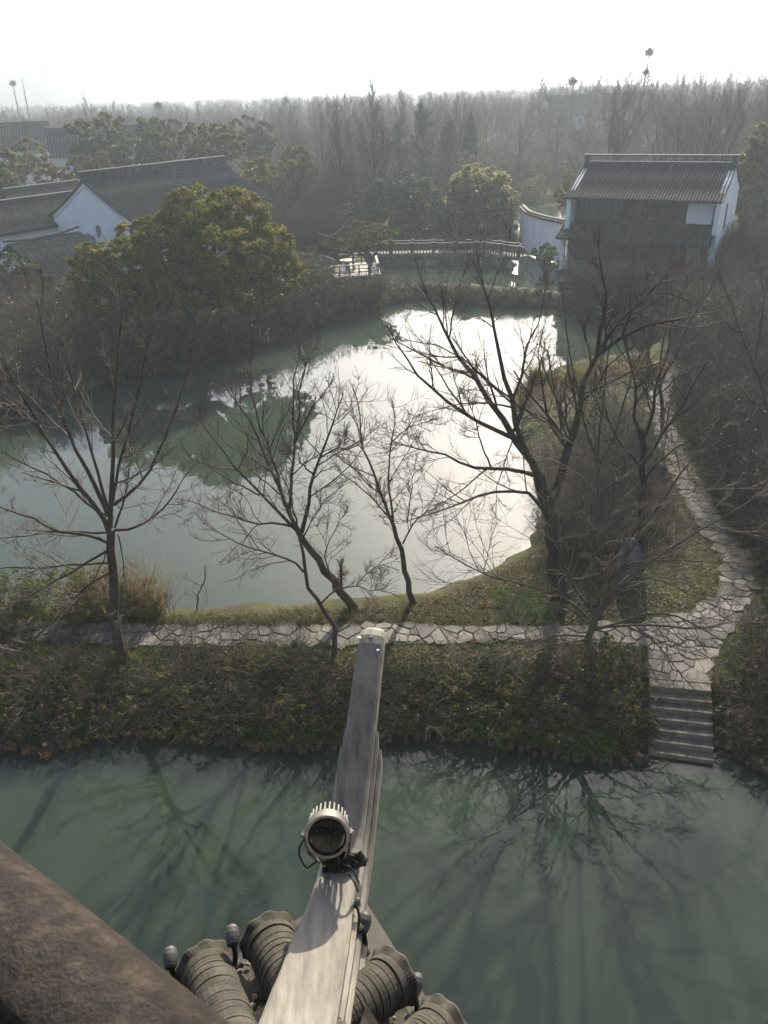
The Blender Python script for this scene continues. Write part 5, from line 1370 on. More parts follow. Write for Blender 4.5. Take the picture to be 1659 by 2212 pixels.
T = [
 ('broadleaf_tree', 215, 100, [(195, 300, 100, 45, 42), (235, 295, 101, 45, 40), (265, 325, 98, 42, 32), (200, 330, 98, 45, 30)], 9000, .42, 'dark_leaf', 'dark round evergreen, leftmost behind the hall roof'),
 ('broadleaf_tree', 345, 108, [(330, 285, 108, 35, 28), (365, 282, 108, 32, 26), (345, 310, 106, 42, 30)], 6500, .42, 'dark_leaf', 'dark twin topped evergreen behind the middle of the hall ridge'),
 ('broadleaf_tree', 335, 92, [(335, 325, 92, 30, 32)], 3500, .38, 'dark_leaf', 'small dark domed evergreen close behind the hall ridge'),
 ('broadleaf_tree', 450, 98, [(430, 300, 98, 38, 30), (470, 305, 98, 42, 32), (450, 325, 96, 50, 26), (500, 315, 97, 28, 26)], 8000, .40, 'olive_leaf', 'olive green domed tree above the far end of the hall ridge'),
 ('broadleaf_tree', 545, 112, [(530, 285, 112, 36, 28), (565, 295, 112, 30, 28), (545, 310, 111, 42, 26)], 6500, .44, 'dark_leaf', 'dark evergreen between the olive tree and the bare thicket'),
 ('broadleaf_tree', 570, 84, [(560, 385, 84, 45, 38), (600, 380, 84, 40, 38), (580, 410, 83, 50, 34)], 6500, .34, 'olive_leaf', 'olive tree standing at the far end of the hall'),
 ('broadleaf_tree', 645, 88, [(640, 350, 88, 30, 30), (660, 375, 88, 28, 28), (630, 385, 87, 30, 26)], 4500, .34, 'dark_leaf', 'dark pointed evergreen right of the hall end'),
 ('broadleaf_tree', 20, 82, [(10, 370, 82, 32, 38), (30, 400, 82, 28, 30), (0, 410, 82, 35, 30)], 5000, .32, 'olive_leaf', 'olive green tree at the left edge above the wing roof'),
 ('broadleaf_tree', 120, 86, [(112, 385, 86, 28, 26), (135, 400, 86, 22, 22)], 3500, .30, 'yellow_leaf', 'yellowish bush between the left tree and the hall gable'),
 ('broadleaf_tree', 195, 88, [(185, 352, 88, 26, 20), (215, 350, 88, 24, 20), (165, 370, 88, 20, 18)], 3500, .30, 'yellow_leaf', 'yellow green bush peeping over the near end of the hall ridge'),
 ('broadleaf_tree', 70, 104, [(65, 335, 104, 32, 30), (40, 345, 104, 26, 26)], 4000, .38, 'olive_leaf', 'olive bush below the bare tree at far left'),
 ('broadleaf_tree', 50, 56, [(30, 580, 56, 40, 30), (60, 600, 55, 36, 26), (10, 610, 55, 30, 30)], 6500, .20, 'dark_leaf', 'dark green shrub at the left edge in front of the shed'),
 ('broadleaf_tree', 1640, 74, [(1640, 320, 74, 34, 36), (1660, 300, 74, 30, 36), (1625, 360, 73, 36, 34), (1655, 380, 73, 36, 36)], 8000, .34, 'olive_leaf', 'evergreen tree at the right edge behind the white house'),
 ('broadleaf_tree', 1625, 70, [(1620, 430, 70, 30, 36), (1650, 460, 69, 32, 40)], 5500, .32, 'dark_leaf', 'dark tree against the right gable of the white house'),
 ('broadleaf_tree', 1655, 46, [(1650, 610, 46, 26, 40), (1665, 660, 45, 30, 40), (1640, 690, 45, 20, 26)], 4500, .18, 'yellow_leaf', 'yellow leaved shrub at the right edge below the house'),
 ('bamboo_clump', 1225, 73, [(1228, 395, 73, 18, 20), (1215, 420, 73, 14, 18)], 2600, .26, 'yellow_leaf', 'small yellow bamboo clump at the left corner of the white house'),
 ('broadleaf_tree', 800, 60, [(790, 500, 61, 40, 22), (830, 508, 61, 32, 18), (765, 520, 60, 32, 20)], 4200, .20, 'olive_leaf', 'thin leaved small tree spreading beside the leaning pole'),
 ('broadleaf_tree', 715, 64, [(700, 545, 64, 34, 24), (730, 535, 65, 30, 22)], 4000, .22, 'dark_leaf', 'dark shrub left of the deck under the light strings'),
 ('broadleaf_tree', 835, 118, [(820, 290, 118, 26, 22), (840, 310, 118, 28, 24)], 3000, .42, 'yellow_leaf', 'pale green tree left of the pines'),
 ('broadleaf_tree', 1180, 62.5, [(1175, 545, 64, 24, 20), (1195, 560, 63, 20, 20)], 2600, .22, 'dark_leaf', 'dark green shrub at the foot of the curved wall'),
 ('broadleaf_tree', 980, 110, [(990, 345, 110, 34, 18), (1030, 355, 110, 26, 16)], 2600, .36, 'olive_leaf', 'low olive bushes under the pines'),
]
for (nm, bx, Y, lb, n, lf, mt, lab) in T:
    lb = lb + [(l[0] + dx, l[1] + l[4] * .95, l[2] - .5, l[3] * .85, l[4] * .8) for l in lb[:3] for dx in (0,)]
    evergreen(nm, gbase(bx, Y), [lobe(*l) for l in lb], int(n * 1.5), lf, mt, lab, 'bamboo' if 'bamboo' in nm else 'tree', r7, trunk_r=.16, trunk_h=2.0)
# bamboo groves behind the footbridge: culms + leaf sprays
def bamboo(base_px, Y, lobes, n, mat, label, pale=None, culms=60):
    b = gbase(base_px, Y); t = root('bamboo_grove', b, label, 'bamboo')
    lb = np.array([lobe(*l) for l in lobes])
    pts, _, _ = lobes_points(lb, n, r7, .55)
    V, F = leaves(pts, .42, r7, .4)
    link('foliage', arr_mesh('foliage', local(V, b), F), M[mat], t)
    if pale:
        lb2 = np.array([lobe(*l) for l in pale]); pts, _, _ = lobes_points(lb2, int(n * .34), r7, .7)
        V, F = leaves(pts, .36, r7, .36); link('sunlit_tips', arr_mesh('sunlit_tips', local(V, b), F), M['sunlit_bamboo'], t)  # sun on the clump's top painted as paler leaves
    k = r7.integers(0, len(lb), culms); P0 = np.column_stack([lb[k, 0] + r7.normal(0, .4, culms) * lb[k, 3], np.full(culms, Y) + r7.normal(0, 1.2, culms), np.full(culms, b[2])])
    C, Rd = thicket_twigs(P0, 1, r7, 6, .03, .08, .0, .03); 
    hh = np.clip(lb[k, 2] + lb[k, 5] * .9 - b[2], 2, 12); C = P0[:, None] + (C - P0[:, None]) * (hh * .9)[:, None, None]
    V, F = tubes(C, Rd, 4); link('culm_cluster', arr_mesh('culm_cluster', local(V, b), F), M['bamboo'], t); tag(t.children[-1], kind='stuff')
    return t
bamboo(860, 80, [(800, 440, 80, 40, 30), (850, 430, 80, 55, 45), (900, 440, 79, 60, 50), (850, 480, 78, 70, 45), (930, 480, 78, 60, 45), (790, 480, 79, 40, 40), (890, 400, 82, 60, 30), (830, 510, 77, 55, 28), (900, 515, 77, 60, 26), (960, 510, 77, 50, 28)], 30000, 'bamboo', 'wide dark bamboo grove rising behind the footbridge')
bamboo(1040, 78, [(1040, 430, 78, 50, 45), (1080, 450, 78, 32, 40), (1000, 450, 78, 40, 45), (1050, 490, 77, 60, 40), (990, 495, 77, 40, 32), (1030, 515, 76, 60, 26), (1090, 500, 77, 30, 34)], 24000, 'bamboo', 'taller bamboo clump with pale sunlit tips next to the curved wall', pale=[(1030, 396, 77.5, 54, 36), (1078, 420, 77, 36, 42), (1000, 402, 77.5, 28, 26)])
# pines
def pine(px, Y, top_py, hw_px, label, seed):
    r = np.random.default_rng(seed); b = gbase(px, Y); top = at_Y(px, top_py, Y)[2]; h = top - b[2]
    t = root('pine_tree', b, label, 'tree')
    P, Rd = resample([[0, 0, -.2], [.05, 0, h * .5], [0, 0, h]], (.18, .02), 14, r, .02)
    sc = np.linalg.norm(at_Y(px, top_py, Y) - CAM) / FPX; hw = hw_px * sc
    n = 95; s = r.uniform(.18, .99, n); ang = r.uniform(0, 6.283, n)
    st = np.column_stack([np.zeros(n), np.zeros(n), s * h]); d = np.column_stack([np.cos(ang), np.sin(ang), np.full(n, .55)])
    L = hw * (1.05 - s) ** .7 * r.uniform(.6, 1.2, n) + .25
    bend = np.zeros((n, 3)); bend[:, 2] = .45
    C = walk(st, d, L, 6, bend, .07, r); Cr = (.035 * (1.1 - s))[:, None] * np.linspace(1, .3, 6)[None]
    V, F = join([tubes(P[None], Rd[None], 7), tubes(C, Cr, 4)]); link('trunk', arr_mesh('trunk', V, F, True), M['bark'], t)
    # needle tufts along the outer half of every branch
    k = 26; tt = r.uniform(.3, 1.05, (n, k)); i0 = np.clip((tt * 5).astype(int), 0, 4); f = tt * 5 - i0
    idx = np.arange(n)[:, None]; c = C[idx, i0] * (1 - f[..., None]) + C[idx, i0 + 1] * f[..., None]
    c = c.reshape(-1, 3); c = np.repeat(c, 3, 0) + r.normal(0, .10, (len(c) * 3, 3)); c[:, 2] += .06
    V, F = leaves(c, .36, r, .16); link('crown', arr_mesh('crown', V, F), M['pine'], t)
pine(917, 104, 230, 50, 'tallest pine with a thin pointed top rising above the bamboo', 1)
pine(868, 106, 268, 38, 'shorter pine at the left of the three pines', 2)
pine(968, 105, 262, 44, 'spreading pine at the right of the three pines', 3)
# dark cypress
b = gbase(1010, 116); rc = np.random.default_rng(5)
cyp = root('cypress_tree', b, 'narrow dark cypress standing right of the pines', 'tree')
top = at_Y(1010, 250, 116)[2]; hh = top - b[2]; n = 6000; s = rc.random(n) ** .8; a = rc.uniform(0, 6.283, n); rad = 1.25 * np.sin(np.pi * np.clip(s * .9 + .1, 0, 1)) ** .6 * (1 - s * .35) * rc.uniform(.75, 1.08, n)
V, F = leaves(np.column_stack([np.cos(a) * rad, np.sin(a) * rad, .3 + s * hh]), .34, rc, .5); link('crown', arr_mesh('crown', V, F), M['cypress'], cyp)
P, Rd = resample([[0, 0, -.2], [0, 0, hh * .9]], (.2, .03), 6); V, F = tubes(P[None], Rd[None], 6); link('trunk', arr_mesh('trunk', V, F), M['bark'], cyp)

# ------------------------------------------------------------------ bare trees farther off
def proto(seed, **kw):
    r = np.random.default_rng(seed); T_, C_ = wild_tree(r, **kw); return T_, C_
PR = {}
for nm, sd, kw in (('spread', 41, dict(h=10, spread=.55, trunk_r=.17, nl=10, n1=8, n2=7, n3=3, k=(5, 3, 3, 3), fork=.25, rmin=.010, up=.45)),
                   ('upright', 42, dict(h=11, spread=.42, trunk_r=.15, nl=11, n1=8, n2=7, n3=3, k=(5, 3, 3, 3), fork=.22, rmin=.010, up=.9)),
                   ('round', 43, dict(h=9.5, spread=.62, trunk_r=.18, nl=11, n1=8, n2=7, n3=3, k=(5, 3, 3, 3), fork=.3, rmin=.010, up=.3)),
                   ('slim', 44, dict(h=12, spread=.26, trunk_r=.12, nl=16, n1=8, n2=7, n3=3, k=(5, 3, 3, 3), fork=.2, rmin=.010, up=.8)),
                   ('willowy', 45, dict(h=10.5, spread=.6, trunk_r=.2, nl=8, n1=8, n2=7, n3=3, k=(5, 3, 3, 3), fork=.2, rmin=.010, up=.6, lean=(.12, .0)))):
    T_, C_ = proto(sd, **kw)
    PR[nm] = (arr_mesh('trunk', *T_, True), arr_mesh('crown', *C_, True), float(C_[0][:, 2].max()))
    PR[nm][0].materials.append(M['bark']); PR[nm][1].materials.append(M['far_twig'])
def put_parts(kind, px, Y, top_py, label, group=None, rz=None, nest=0, name='bare_tree'):
    b = gbase(px, Y); top = at_Y(px, top_py, Y)[2]; hz = PR[kind][2]
    s = (top - b[2]) / hz; t = root(name, b, label, 'tree', group)
    t.rotation_euler.z = rz if rz is not None else r7.uniform(0, 6.28); t.scale = (s, s, s)
    link('trunk', PR[kind][0], None, t); link('crown', PR[kind][1], None, t)
    return t
MID = [('spread', 55, 92, 215, 'wide bare tree standing dark at far left above the wing roof'),
       ('upright', 262, 118, 195, 'tall bare tree rising behind the round dark evergreens'),
       ('upright', 300, 120, 205, 'bare tree just right of the tall one behind the evergreens'),
       ('spread', 690, 92, 245, 'bare tree with reddish twigs left of the bare pair above the deck'),
       ('upright', 750, 82, 260, 'tall upright bare tree behind the deck and pole'),
       ('slim', 770, 96, 240, 'slim bare tree close beside the upright one behind the deck'),
       ('round', 640, 78, 330, 'rounded bare tree growing at the hall corner'),
       ('round', 670, 70, 400, 'low bare tree between the hall and the deck'),
       ('spread', 1085, 150, 190, 'large bare tree leaning over the parked cars'),
       ('willowy', 1190, 128, 175, 'spreading bare tree with dark limbs right of the cars'),
       ('willowy', 1110, 118, 205, 'forked bare tree in front of the pavilion'),
       ('spread', 1245, 100, 240, 'bare tree behind the left end of the lattice ridge'),
       ('upright', 1365, 150, 168, 'bare tree next to the tallest nest tree'),
       ('spread', 1450, 118, 200, 'bare tree over the middle of the white house roof'),
       ('round', 1540, 108, 190, 'bare tree over the right end of the white house roof'),
       ('upright', 1060, 70, 520, 'thin bare tree at the bridge end below the bamboo'),
       ('round', 1250, 60.0, 470, 'bare shrubby tree growing in front of the white house door'),
       ('round', 1360, 56, 440, 'dense bare tree covering the skirt roof of the white house'),
       ('spread', 1440, 55, 470, 'bare tree in front of the right bay of the white house'),
       ('round', 1310, 57, 500, 'low bare tree in front of the balustrade of the white house'),
       ('upright', 1560, 53, 480, 'bare tree standing against the right gable wall'),
       ('round', 1600, 47, 560, 'tangled bare tree near the right edge below the gable')]
for k, (kd, px, Y, tp, lab) in enumerate(MID): put_parts(kd, px, Y, tp, lab)
# nests and the thin trees that carry them
def nest_tree(px, Y, top_py, label, nests, lean=0, bare=False):
    r = np.random.default_rng(int(px)); b = gbase(px, Y); tp = at_Y(px, top_py, Y); h = tp[2] - b[2]
    t = root('tall_bare_tree', b, label, 'tree')
    P, Rd = resample([[0, 0, -.3], [lean * .4, 0, h * .5], [lean, 0, h]], (.22, .05), 16, r, .03)
    pr = [tubes(P[None], Rd[None], 6)]
    n = 70; s = r.uniform(.15, .88 if bare else .97, n); a = r.uniform(0, 6.283, n)
    st = np.column_stack([np.interp(s, [0, .5, 1], [0, lean * .4, lean]), np.zeros(n), s * h]); d = np.column_stack([np.cos(a), np.sin(a), np.full(n, .9)])
    L = 2.4 * (1.08 - s) * r.uniform(.5, 1.2, n); C = walk(st, d, L, 5, np.array([[0, 0, .4]]) * np.ones((n, 1)), .08, r)
    Cr = np.full((n, 1), .022) * np.linspace(1, .4, 5)[None]; K, Kr = kids(C, Cr, 5, .2, 1, .5, .5, 1, .3, .1, 4, r, .7, .2, 9, .012)
    link('trunk', arr_mesh('trunk', *pr[0], True), M['bark'], t); link('crown', arr_mesh('crown', *join([tubes(C, Cr, 4), tubes(K, Kr, 3)])), M['far_twig'], t)
    for (f, rad, lab) in nests:
        c = b + np.array([lean * f, 0, h * f]); q = np.repeat(c[None], 420, 0) + nrm(r.normal(0, 1, (420, 3))) * rad * r.uniform(.1, 1, (420, 1)) * [1, 1, .62]
        Cn = walk(q, r.normal(0, 1, (420, 3)), rad * r.uniform(.5, 1.9, 420), 3, np.zeros((420, 3)), .2, r); V, F = tubes(Cn, np.full((420, 3), .022), 3)
        no = root('bird_nest', c - [0, 0, rad * .7], lab, 'nest'); link('stick_bowl', arr_mesh('stick_bowl', local(V, no.location), F), M['bark'], no); tag(no.children[0], kind='stuff')
nest_tree(1340, 170, 112, 'very tall thin pole like tree that pokes above the skyline', [(.99, .62, 'large bird nest on top of the tallest thin tree'), (.80, .34, 'small bird nest halfway up the tallest thin tree')], .9, True)
nest_tree(1208, 165, 168, 'bare tree with a nest in its top right of the cars', [(.95, .6, 'bird nest in the treetop left of the tallest tree')])
nest_tree(118, 230, 168, 'thin hazy tree with a nest left on the skyline', [(.95, .5, 'bird nest on a thin tree at far left')], .3, True)
nest_tree(136, 235, 165, 'thin hazy tree without a nest next to the nest tree at far left', [], .6, True)
nest_tree(396, 190, 222, 'hazy bushy tree with a nest beyond the round evergreens', [(.97, .6, 'bird nest above the round evergreens')])
# the wood behind, single trees
occ = []
cnt = 0
tries = 0
kinds = ['spread', 'upright', 'round', 'slim', 'upright', 'willowy']
waters_all = [w for w, _ in WATERS]
cand = np.column_stack([r7.uniform(-80, 95, 4000), 84 + 110 * r7.random(4000) ** .8])
okm = np.ones(len(cand), bool)
for w in waters_all: okm &= sdist(cand, w) > 1.5
cand = cand[okm]
first_single = {}
for (x, y) in cand:
    if cnt >= 210: break
    q = project((x, y, 8.0))
    if q[0] < -60 or q[0] > 1720: continue
    if any((x - a) ** 2 + (y - c) ** 2 < (3.2 + (y - 84) * .012) ** 2 for a, c in occ): continue
    if math.hypot(x - 22, y - 156) < 11 or (abs(x - 27) < 9 and 108 < y < 158): continue
    if x < -4 and y < 117 and x > -50: continue
    if 3 < x < 16 and y < 108: continue
    if abs(x - 21) < 9 and y < 80: continue
    occ.append((x, y)); kd = kinds[cnt % 6]; cnt += 1
    o = link('woodland_tree', PR[kd][0], None, None, (x, y, gz(x, y) - .05)); link('crown', PR[kd][1], None, o); s = r7.uniform(.80, 1.08) * (1.0 + .12 * (x > 25)) * (1 - .10 * (x < -20)); o.scale = (s, s, s * r7.uniform(.92, 1.1)); o.rotation_euler.z = r7.uniform(0, 6.28)
    tag(o, 'leafless tree in the hazy wood that fills the land behind the houses', 'tree', 'bare trees of the hazy wood')
    first_single.setdefault(kd, o)
print('woodland', cnt)
# the far-off wood as one mass
def scatter(name, label, pts, scl, src, seed):
    me = bpy.data.meshes.new(name); me.from_pydata([tuple(map(float, p)) for p in pts], [], []); o = link(name, me, None); tag(o, label, None, None, 'stuff')
    ng = bpy.data.node_groups.new(name, 'GeometryNodeTree'); ng.interface.new_socket('Geometry', in_out='INPUT', socket_type='NodeSocketGeometry'); ng.interface.new_socket('Geometry', in_out='OUTPUT', socket_type='NodeSocketGeometry')
    i = ng.nodes.new('NodeGroupInput'); u = ng.nodes.new('NodeGroupOutput'); ip = ng.nodes.new('GeometryNodeInstanceOnPoints'); jn = ng.nodes.new('GeometryNodeJoinGeometry')
    for ob in [src] + list(src.children):
        oi = ng.nodes.new('GeometryNodeObjectInfo'); oi.inputs['Object'].default_value = ob; oi.transform_space = 'ORIGINAL'; ng.links.new(oi.outputs['Geometry'], jn.inputs[0])
    rv = ng.nodes.new('FunctionNodeRandomValue'); rv.data_type = 'FLOAT_VECTOR'; rv.inputs[0].default_value = (0, 0, 0); rv.inputs[1].default_value = (0, 0, 6.283); rv.inputs['Seed'].default_value = seed
    rs = ng.nodes.new('FunctionNodeRandomValue'); rs.data_type = 'FLOAT'; rs.inputs[2].default_value = scl[0]; rs.inputs[3].default_value = scl[1]; rs.inputs['Seed'].default_value = seed + 1
    L = ng.links.new
    L(i.outputs[0], ip.inputs['Points']); L(jn.outputs[0], ip.inputs['Instance']); L(rv.outputs[0], ip.inputs['Rotation']); L(rs.outputs[1], ip.inputs['Scale']); L(ip.outputs[0], u.inputs[0])
    md = o.modifiers.new('scatter', 'NODES'); md.node_group = ng; return o
def field(n, y0, y1, seed):
    r = np.random.default_rng(seed); y = y0 + (y1 - y0) * r.random(n * 3) ** 1.0; x = r.uniform(-1, 1, n * 3) * (y * .62 + 25); P = np.column_stack([x, y]); ok = np.ones(len(P), bool)
    for w in waters_all: ok &= sdist(P, w) > 2
    P = P[ok][:n]; return np.column_stack([P, np.full(len(P), .72)])
scatter('far_wood', 'hazy leafless wood fading into the distance', field(1300, 170, 420, 1), (.6, 1.1), first_single['upright'], 3)
scatter('far_wood', 'paler band of leafless wood near the skyline', field(1300, 170, 460, 2), (.62, 1.15), first_single['round'], 5)
scatter('far_wood', 'faintest wood along the horizon', field(3200, 420, 1600, 3), (.85, 1.15), first_single['spread'], 7)
# trees at the back stand on a rise to the right: taller wood
P = field(260, 165, 300, 4); P = P[P[:, 0] > P[:, 1] * .18]
scatter('tall_wood', 'taller hazy wood on the right below the skyline', P, (1.0, 1.22), first_single['slim'], 9)
# hill far off at the left
hc = at_Y(90, 205, 900); mb = MB(); V = []; F = []; na, nr = 40, 10
for i in range(nr + 1):
    for j in range(na):
        a = 6.283 * j / na; f = i / nr; V.append((hc[0] + math.cos(a) * 95 * (1 - f) * (1.25 if math.cos(a) < 0 else 1), hc[1] + math.sin(a) * 120 * (1 - f), .5 + 43 * math.sin(f * math.pi / 2) ** 1.3 * (1 + .06 * math.sin(5 * a + 3 * f))))
for i in range(nr):
    for j in range(na): F.append((i * na + j, i * na + (j + 1) % na, (i + 1) * na + (j + 1) % na, (i + 1) * na + j))
tag(mb.add(V, F).build('hill', M['hill'], None, True), kind='structure')
# ------------------------------------------------------------------ ground cover, banks and thickets
r8 = np.random.default_rng(88)
def stuff(name, parts, mat, label):
    V, F = join(parts); o = link(name, arr_mesh(name, V, F), M[mat]); return tag(o, label, None, None, 'stuff')
def tufts(poly, n_tuft, per, L, mat, name, label, w=.007, lean=.5, droop=1.1, z=1.0, rad=.08):
    c = px_poly_points(poly, n_tuft, r8, z); c = np.repeat(c, per, 0) + np.column_stack([r8.normal(0, rad, (len(c) * per, 2)), np.zeros(len(c) * per)])
    if len(c): c = c[sdist(c[:, :2], PATH) > -.02]
    return stuff(name, [blades(c, L, r8, w, lean, droop)], mat, label)
# canal bank
tufts([(-60, 1384), (330, 1400), (345, 1450), (260, 1500), (100, 1490), (-60, 1480)], 330, 26, .50, 'grass', 'sedge', 'bright arching sedge along the path left of the curved trunk', w=.011, lean=.55, droop=1.5)
tufts([(730, 1400), (1210, 1395), (1230, 1440), (1000, 1480), (740, 1500)], 300, 24, .42, 'pale_grass', 'sedge', 'pale sedge spilling over the path edge right of the ridge tip', w=.010, lean=.6, droop=1.7)
tufts([(540, 1398), (740, 1400), (760, 1470), (600, 1480)], 90, 22, .36, 'grass', 'sedge', 'green sedge round the crooked little tree')
tufts([(-60, 1480), (1400, 1450), (1398, 1590), (-60, 1590)], 520, 12, .24, 'grass', 'bank_grass', 'thin grass on the shaded canal bank', w=.005, z=.6)
def carpet(poly, n, size, mat, name, label, z=1.0, lift=.04, bias=.5):
    c = px_poly_points(poly, n, r8, z); c[:, 2] += np.abs(r8.normal(0, lift, len(c))); return stuff(name, [leaves(c, size, r8, .6, (0, 0, 1), bias)], mat, label)
carpet([(-60, 1400), (1400, 1400), (1398, 1612), (-60, 1612)], 22000, .060, 'ivy', 'ivy', 'ivy and bramble leaves over the canal bank', .6, .10, .35)
carpet([(-60, 1440), (1400, 1420), (1398, 1612), (-60, 1612)], 9000, .055, 'litter', 'leaf_litter', 'dead leaves on the canal bank', .5, .02, .6)
carpet([(540, 1562), (700, 1568), (960, 1552), (1330, 1578), (1330, 1634), (1160, 1622), (960, 1588), (820, 1600), (560, 1616)], 14000, .065, 'clover', 'clover', 'bright green clover low on the bank above the piles', .2, .12, .45)
carpet([(180, 1560), (330, 1555), (330, 1590), (180, 1600)], 900, .05, 'clover', 'clover', 'small green patch above the piles at left', .2, .05, .45)
for k in range(9):
    p = at_z(*[(20, 1618), (60, 1622), (150, 1612), (300, 1585), (330, 1590), (560, 1612), (100, 1632), (270, 1585), (165, 1605)][k], .25)
    c = p + np.column_stack([r8.normal(0, .06, (70, 2)), np.abs(r8.normal(0, .03, 70))]); 
    o = stuff('moss', [leaves(c, .05, r8, .5)], 'moss', 'tuft of orange moss on the log piles')
# tangled vines and canes on the bank
c = px_poly_points([(-60, 1420), (1400, 1410), (1398, 1600), (-60, 1600)], 900, r8, .5)
C, Rd = thicket_twigs(c, 1.0, r8, 8, .0065, .9, -1.4, .16); K, Kr = kids(C, Rd, 3, .2, 1, .5, .5, 1.2, -.5, .16, 5, r8, .7, .1, .6, .0035)
stuff('vines', [tubes(C, Rd, 4), tubes(K, Kr, 3)], 'twig', 'tangle of dry vines over the canal bank')
c = px_poly_points([(330, 1340), (660, 1350), (680, 1430), (360, 1430)], 420, r8, 1.1, avoid_path=False); 
C, Rd = thicket_twigs(c, .55, r8, 6, .0045, .45, .0, .16); K, Kr = kids(C, Rd, 4, .2, 1, .6, .5, 1.1, .0, .16, 4, r8, .8, .06, .4, .003)
q = K.reshape(-1, 3)
stuff('weeds', [tubes(C, Rd, 4), tubes(K, Kr, 3)], 'twig', 'dry weeds standing along the path between the two trunks')
stuff('weeds', [leaves(q[r8.integers(0, len(q), 2600)], .035, r8, .6)], 'ivy', 'small leaves of the weeds along the path')
def cane_shrub(px, py, z, n, L, label, seed, mat='twig_pale'):
    r = np.random.default_rng(seed); p = at_z(px, py, z); zg = gz(p[0], p[1]); b = np.array([p[0], p[1], zg])
    t = root('bare_shrub', b, label, 'shrub'); a = r.uniform(0, 6.283, n); d = np.column_stack([np.cos(a), np.sin(a) * .8 - .25, r.uniform(.35, 1.3, n)])
    C = walk(np.zeros((n, 3)) + r.normal(0, .05, (n, 3)) * [1, 1, 0], d, L * r.uniform(.6, 1.25, n), 9, np.array([[0, 0, -.9]]) * np.ones((n, 1)), .06, r); Rd = np.full((n, 1), .012) * np.linspace(1, .3, 9)[None]
    K, Kr = kids(C, Rd, 5, .25, 1, .4, .4, .9, -.2, .1, 6, r, .6, .1, .8, .0045); K2, K2r = kids(K, Kr, 3, .2, 1, .5, .4, .9, -.1, .12, 4, r, .7, .05, .4, .0035)
    link('cane_cluster', arr_mesh('cane_cluster', *tubes(C, Rd, 5), True), M['bark_pale'], t); link('twig_cluster', arr_mesh('twig_cluster', *join([tubes(K, Kr, 4), tubes(K2, K2r, 3)])), M[mat], t)
    for ch in t.children: tag(ch, kind='stuff')
    return t
cane_shrub(70, 1500, .6, 22, 1.35, 'bare shrub of pale arching canes at the left edge of the bank', 1)
cane_shrub(330, 1505, .6, 14, 1.2, 'bare shrub with arching canes below the curved trunk', 2)
cane_shrub(600, 1500, .6, 14, 1.25, 'bare arching shrub on the bank left of the ridge horn', 3)
cane_shrub(900, 1540, .5, 14, 1.2, 'bare arching shrub on the bank just right of the ridge horn', 4)
cane_shrub(1130, 1545, .45, 14, 1.1, 'low bare shrub above the piles left of the steps', 5)
cane_shrub(1620, 1500, .7, 14, 1.2, 'bare shrub on the bank right of the steps', 6)
# shrub mass on the pond bank at left
def leafy_shrub(label, base_px, z, lobes, n, leaf, mats, seed, twn=200, h=1.2):
    r = np.random.default_rng(seed); p = at_z(*base_px, z); b = np.array([p[0], p[1], gz(p[0], p[1])]); t = root('leafy_shrub', b, label, 'shrub')
    lb = np.array([lobe(*l) for l in lobes]); pts, _, _ = lobes_points(lb, n, r, .5); pts = pts[pts[:, 2] > .1]
    k = len(pts) // 2
    for nm, pp, mt in (('foliage', pts[:k], mats[0]), ('brown_foliage', pts[k:], mats[1])):
        V, F = leaves(pp, leaf, r, .55); link(nm, arr_mesh(nm, local(V, b), F), M[mt], t)
    i = r.integers(0, len(lb), twn); P0 = np.column_stack([lb[i, 0] + r.normal(0, .5, twn) * lb[i, 3], lb[i, 1] + r.normal(0, .4, twn) * lb[i, 4], np.full(twn, b[2] - .1)]); P0[:, 2] = np.maximum(gzv(P0), 0) - .05
    C, Rd = thicket_twigs(P0, h, r, 7, .008, .4, .0, .1); K, Kr = kids(C, Rd, 6, .2, 1, .45, .4, 1, .2, .12, 5, r, .65, .08, .7, .004)
    V, F = join([tubes(C, Rd, 4), tubes(K, Kr, 3)]); link('twig_cluster', arr_mesh('twig_cluster', local(V, b), F), M['twig'], t); tag(t.children[-1], kind='stuff')
    return t
leafy_shrub('broad brown green shrub filling the pond bank behind the curved trunk', (180, 1335), 1.1, [(20, 1285, 17.4, 80, 42), (120, 1282, 17.6, 85, 46), (215, 1286, 17.6, 80, 44), (300, 1292, 17.6, 62, 36)], 26000, .048, ('ivy', 'olive_leaf'), 1, 260, 1.25)
leafy_shrub('shrub thicket at the left edge of the pond bank', (-20, 1330), 1.1, [(-60, 1270, 17.2, 70, 55)], 5000, .048, ('ivy', 'litter'), 2, 120, 1.2)
c = px_poly_points([(180, 1318), (345, 1316), (350, 1340), (180, 1340)], 34, r8, .6); c = np.repeat(c, 30, 0) + np.column_stack([r8.normal(0, .09, (len(c) * 30, 2)), np.zeros(len(c) * 30)])
stuff('reeds', [blades(c, 1.55, r8, .010, .22, .75, 6)], 'straw', 'dry straw coloured reeds behind the shrub on the pond bank')
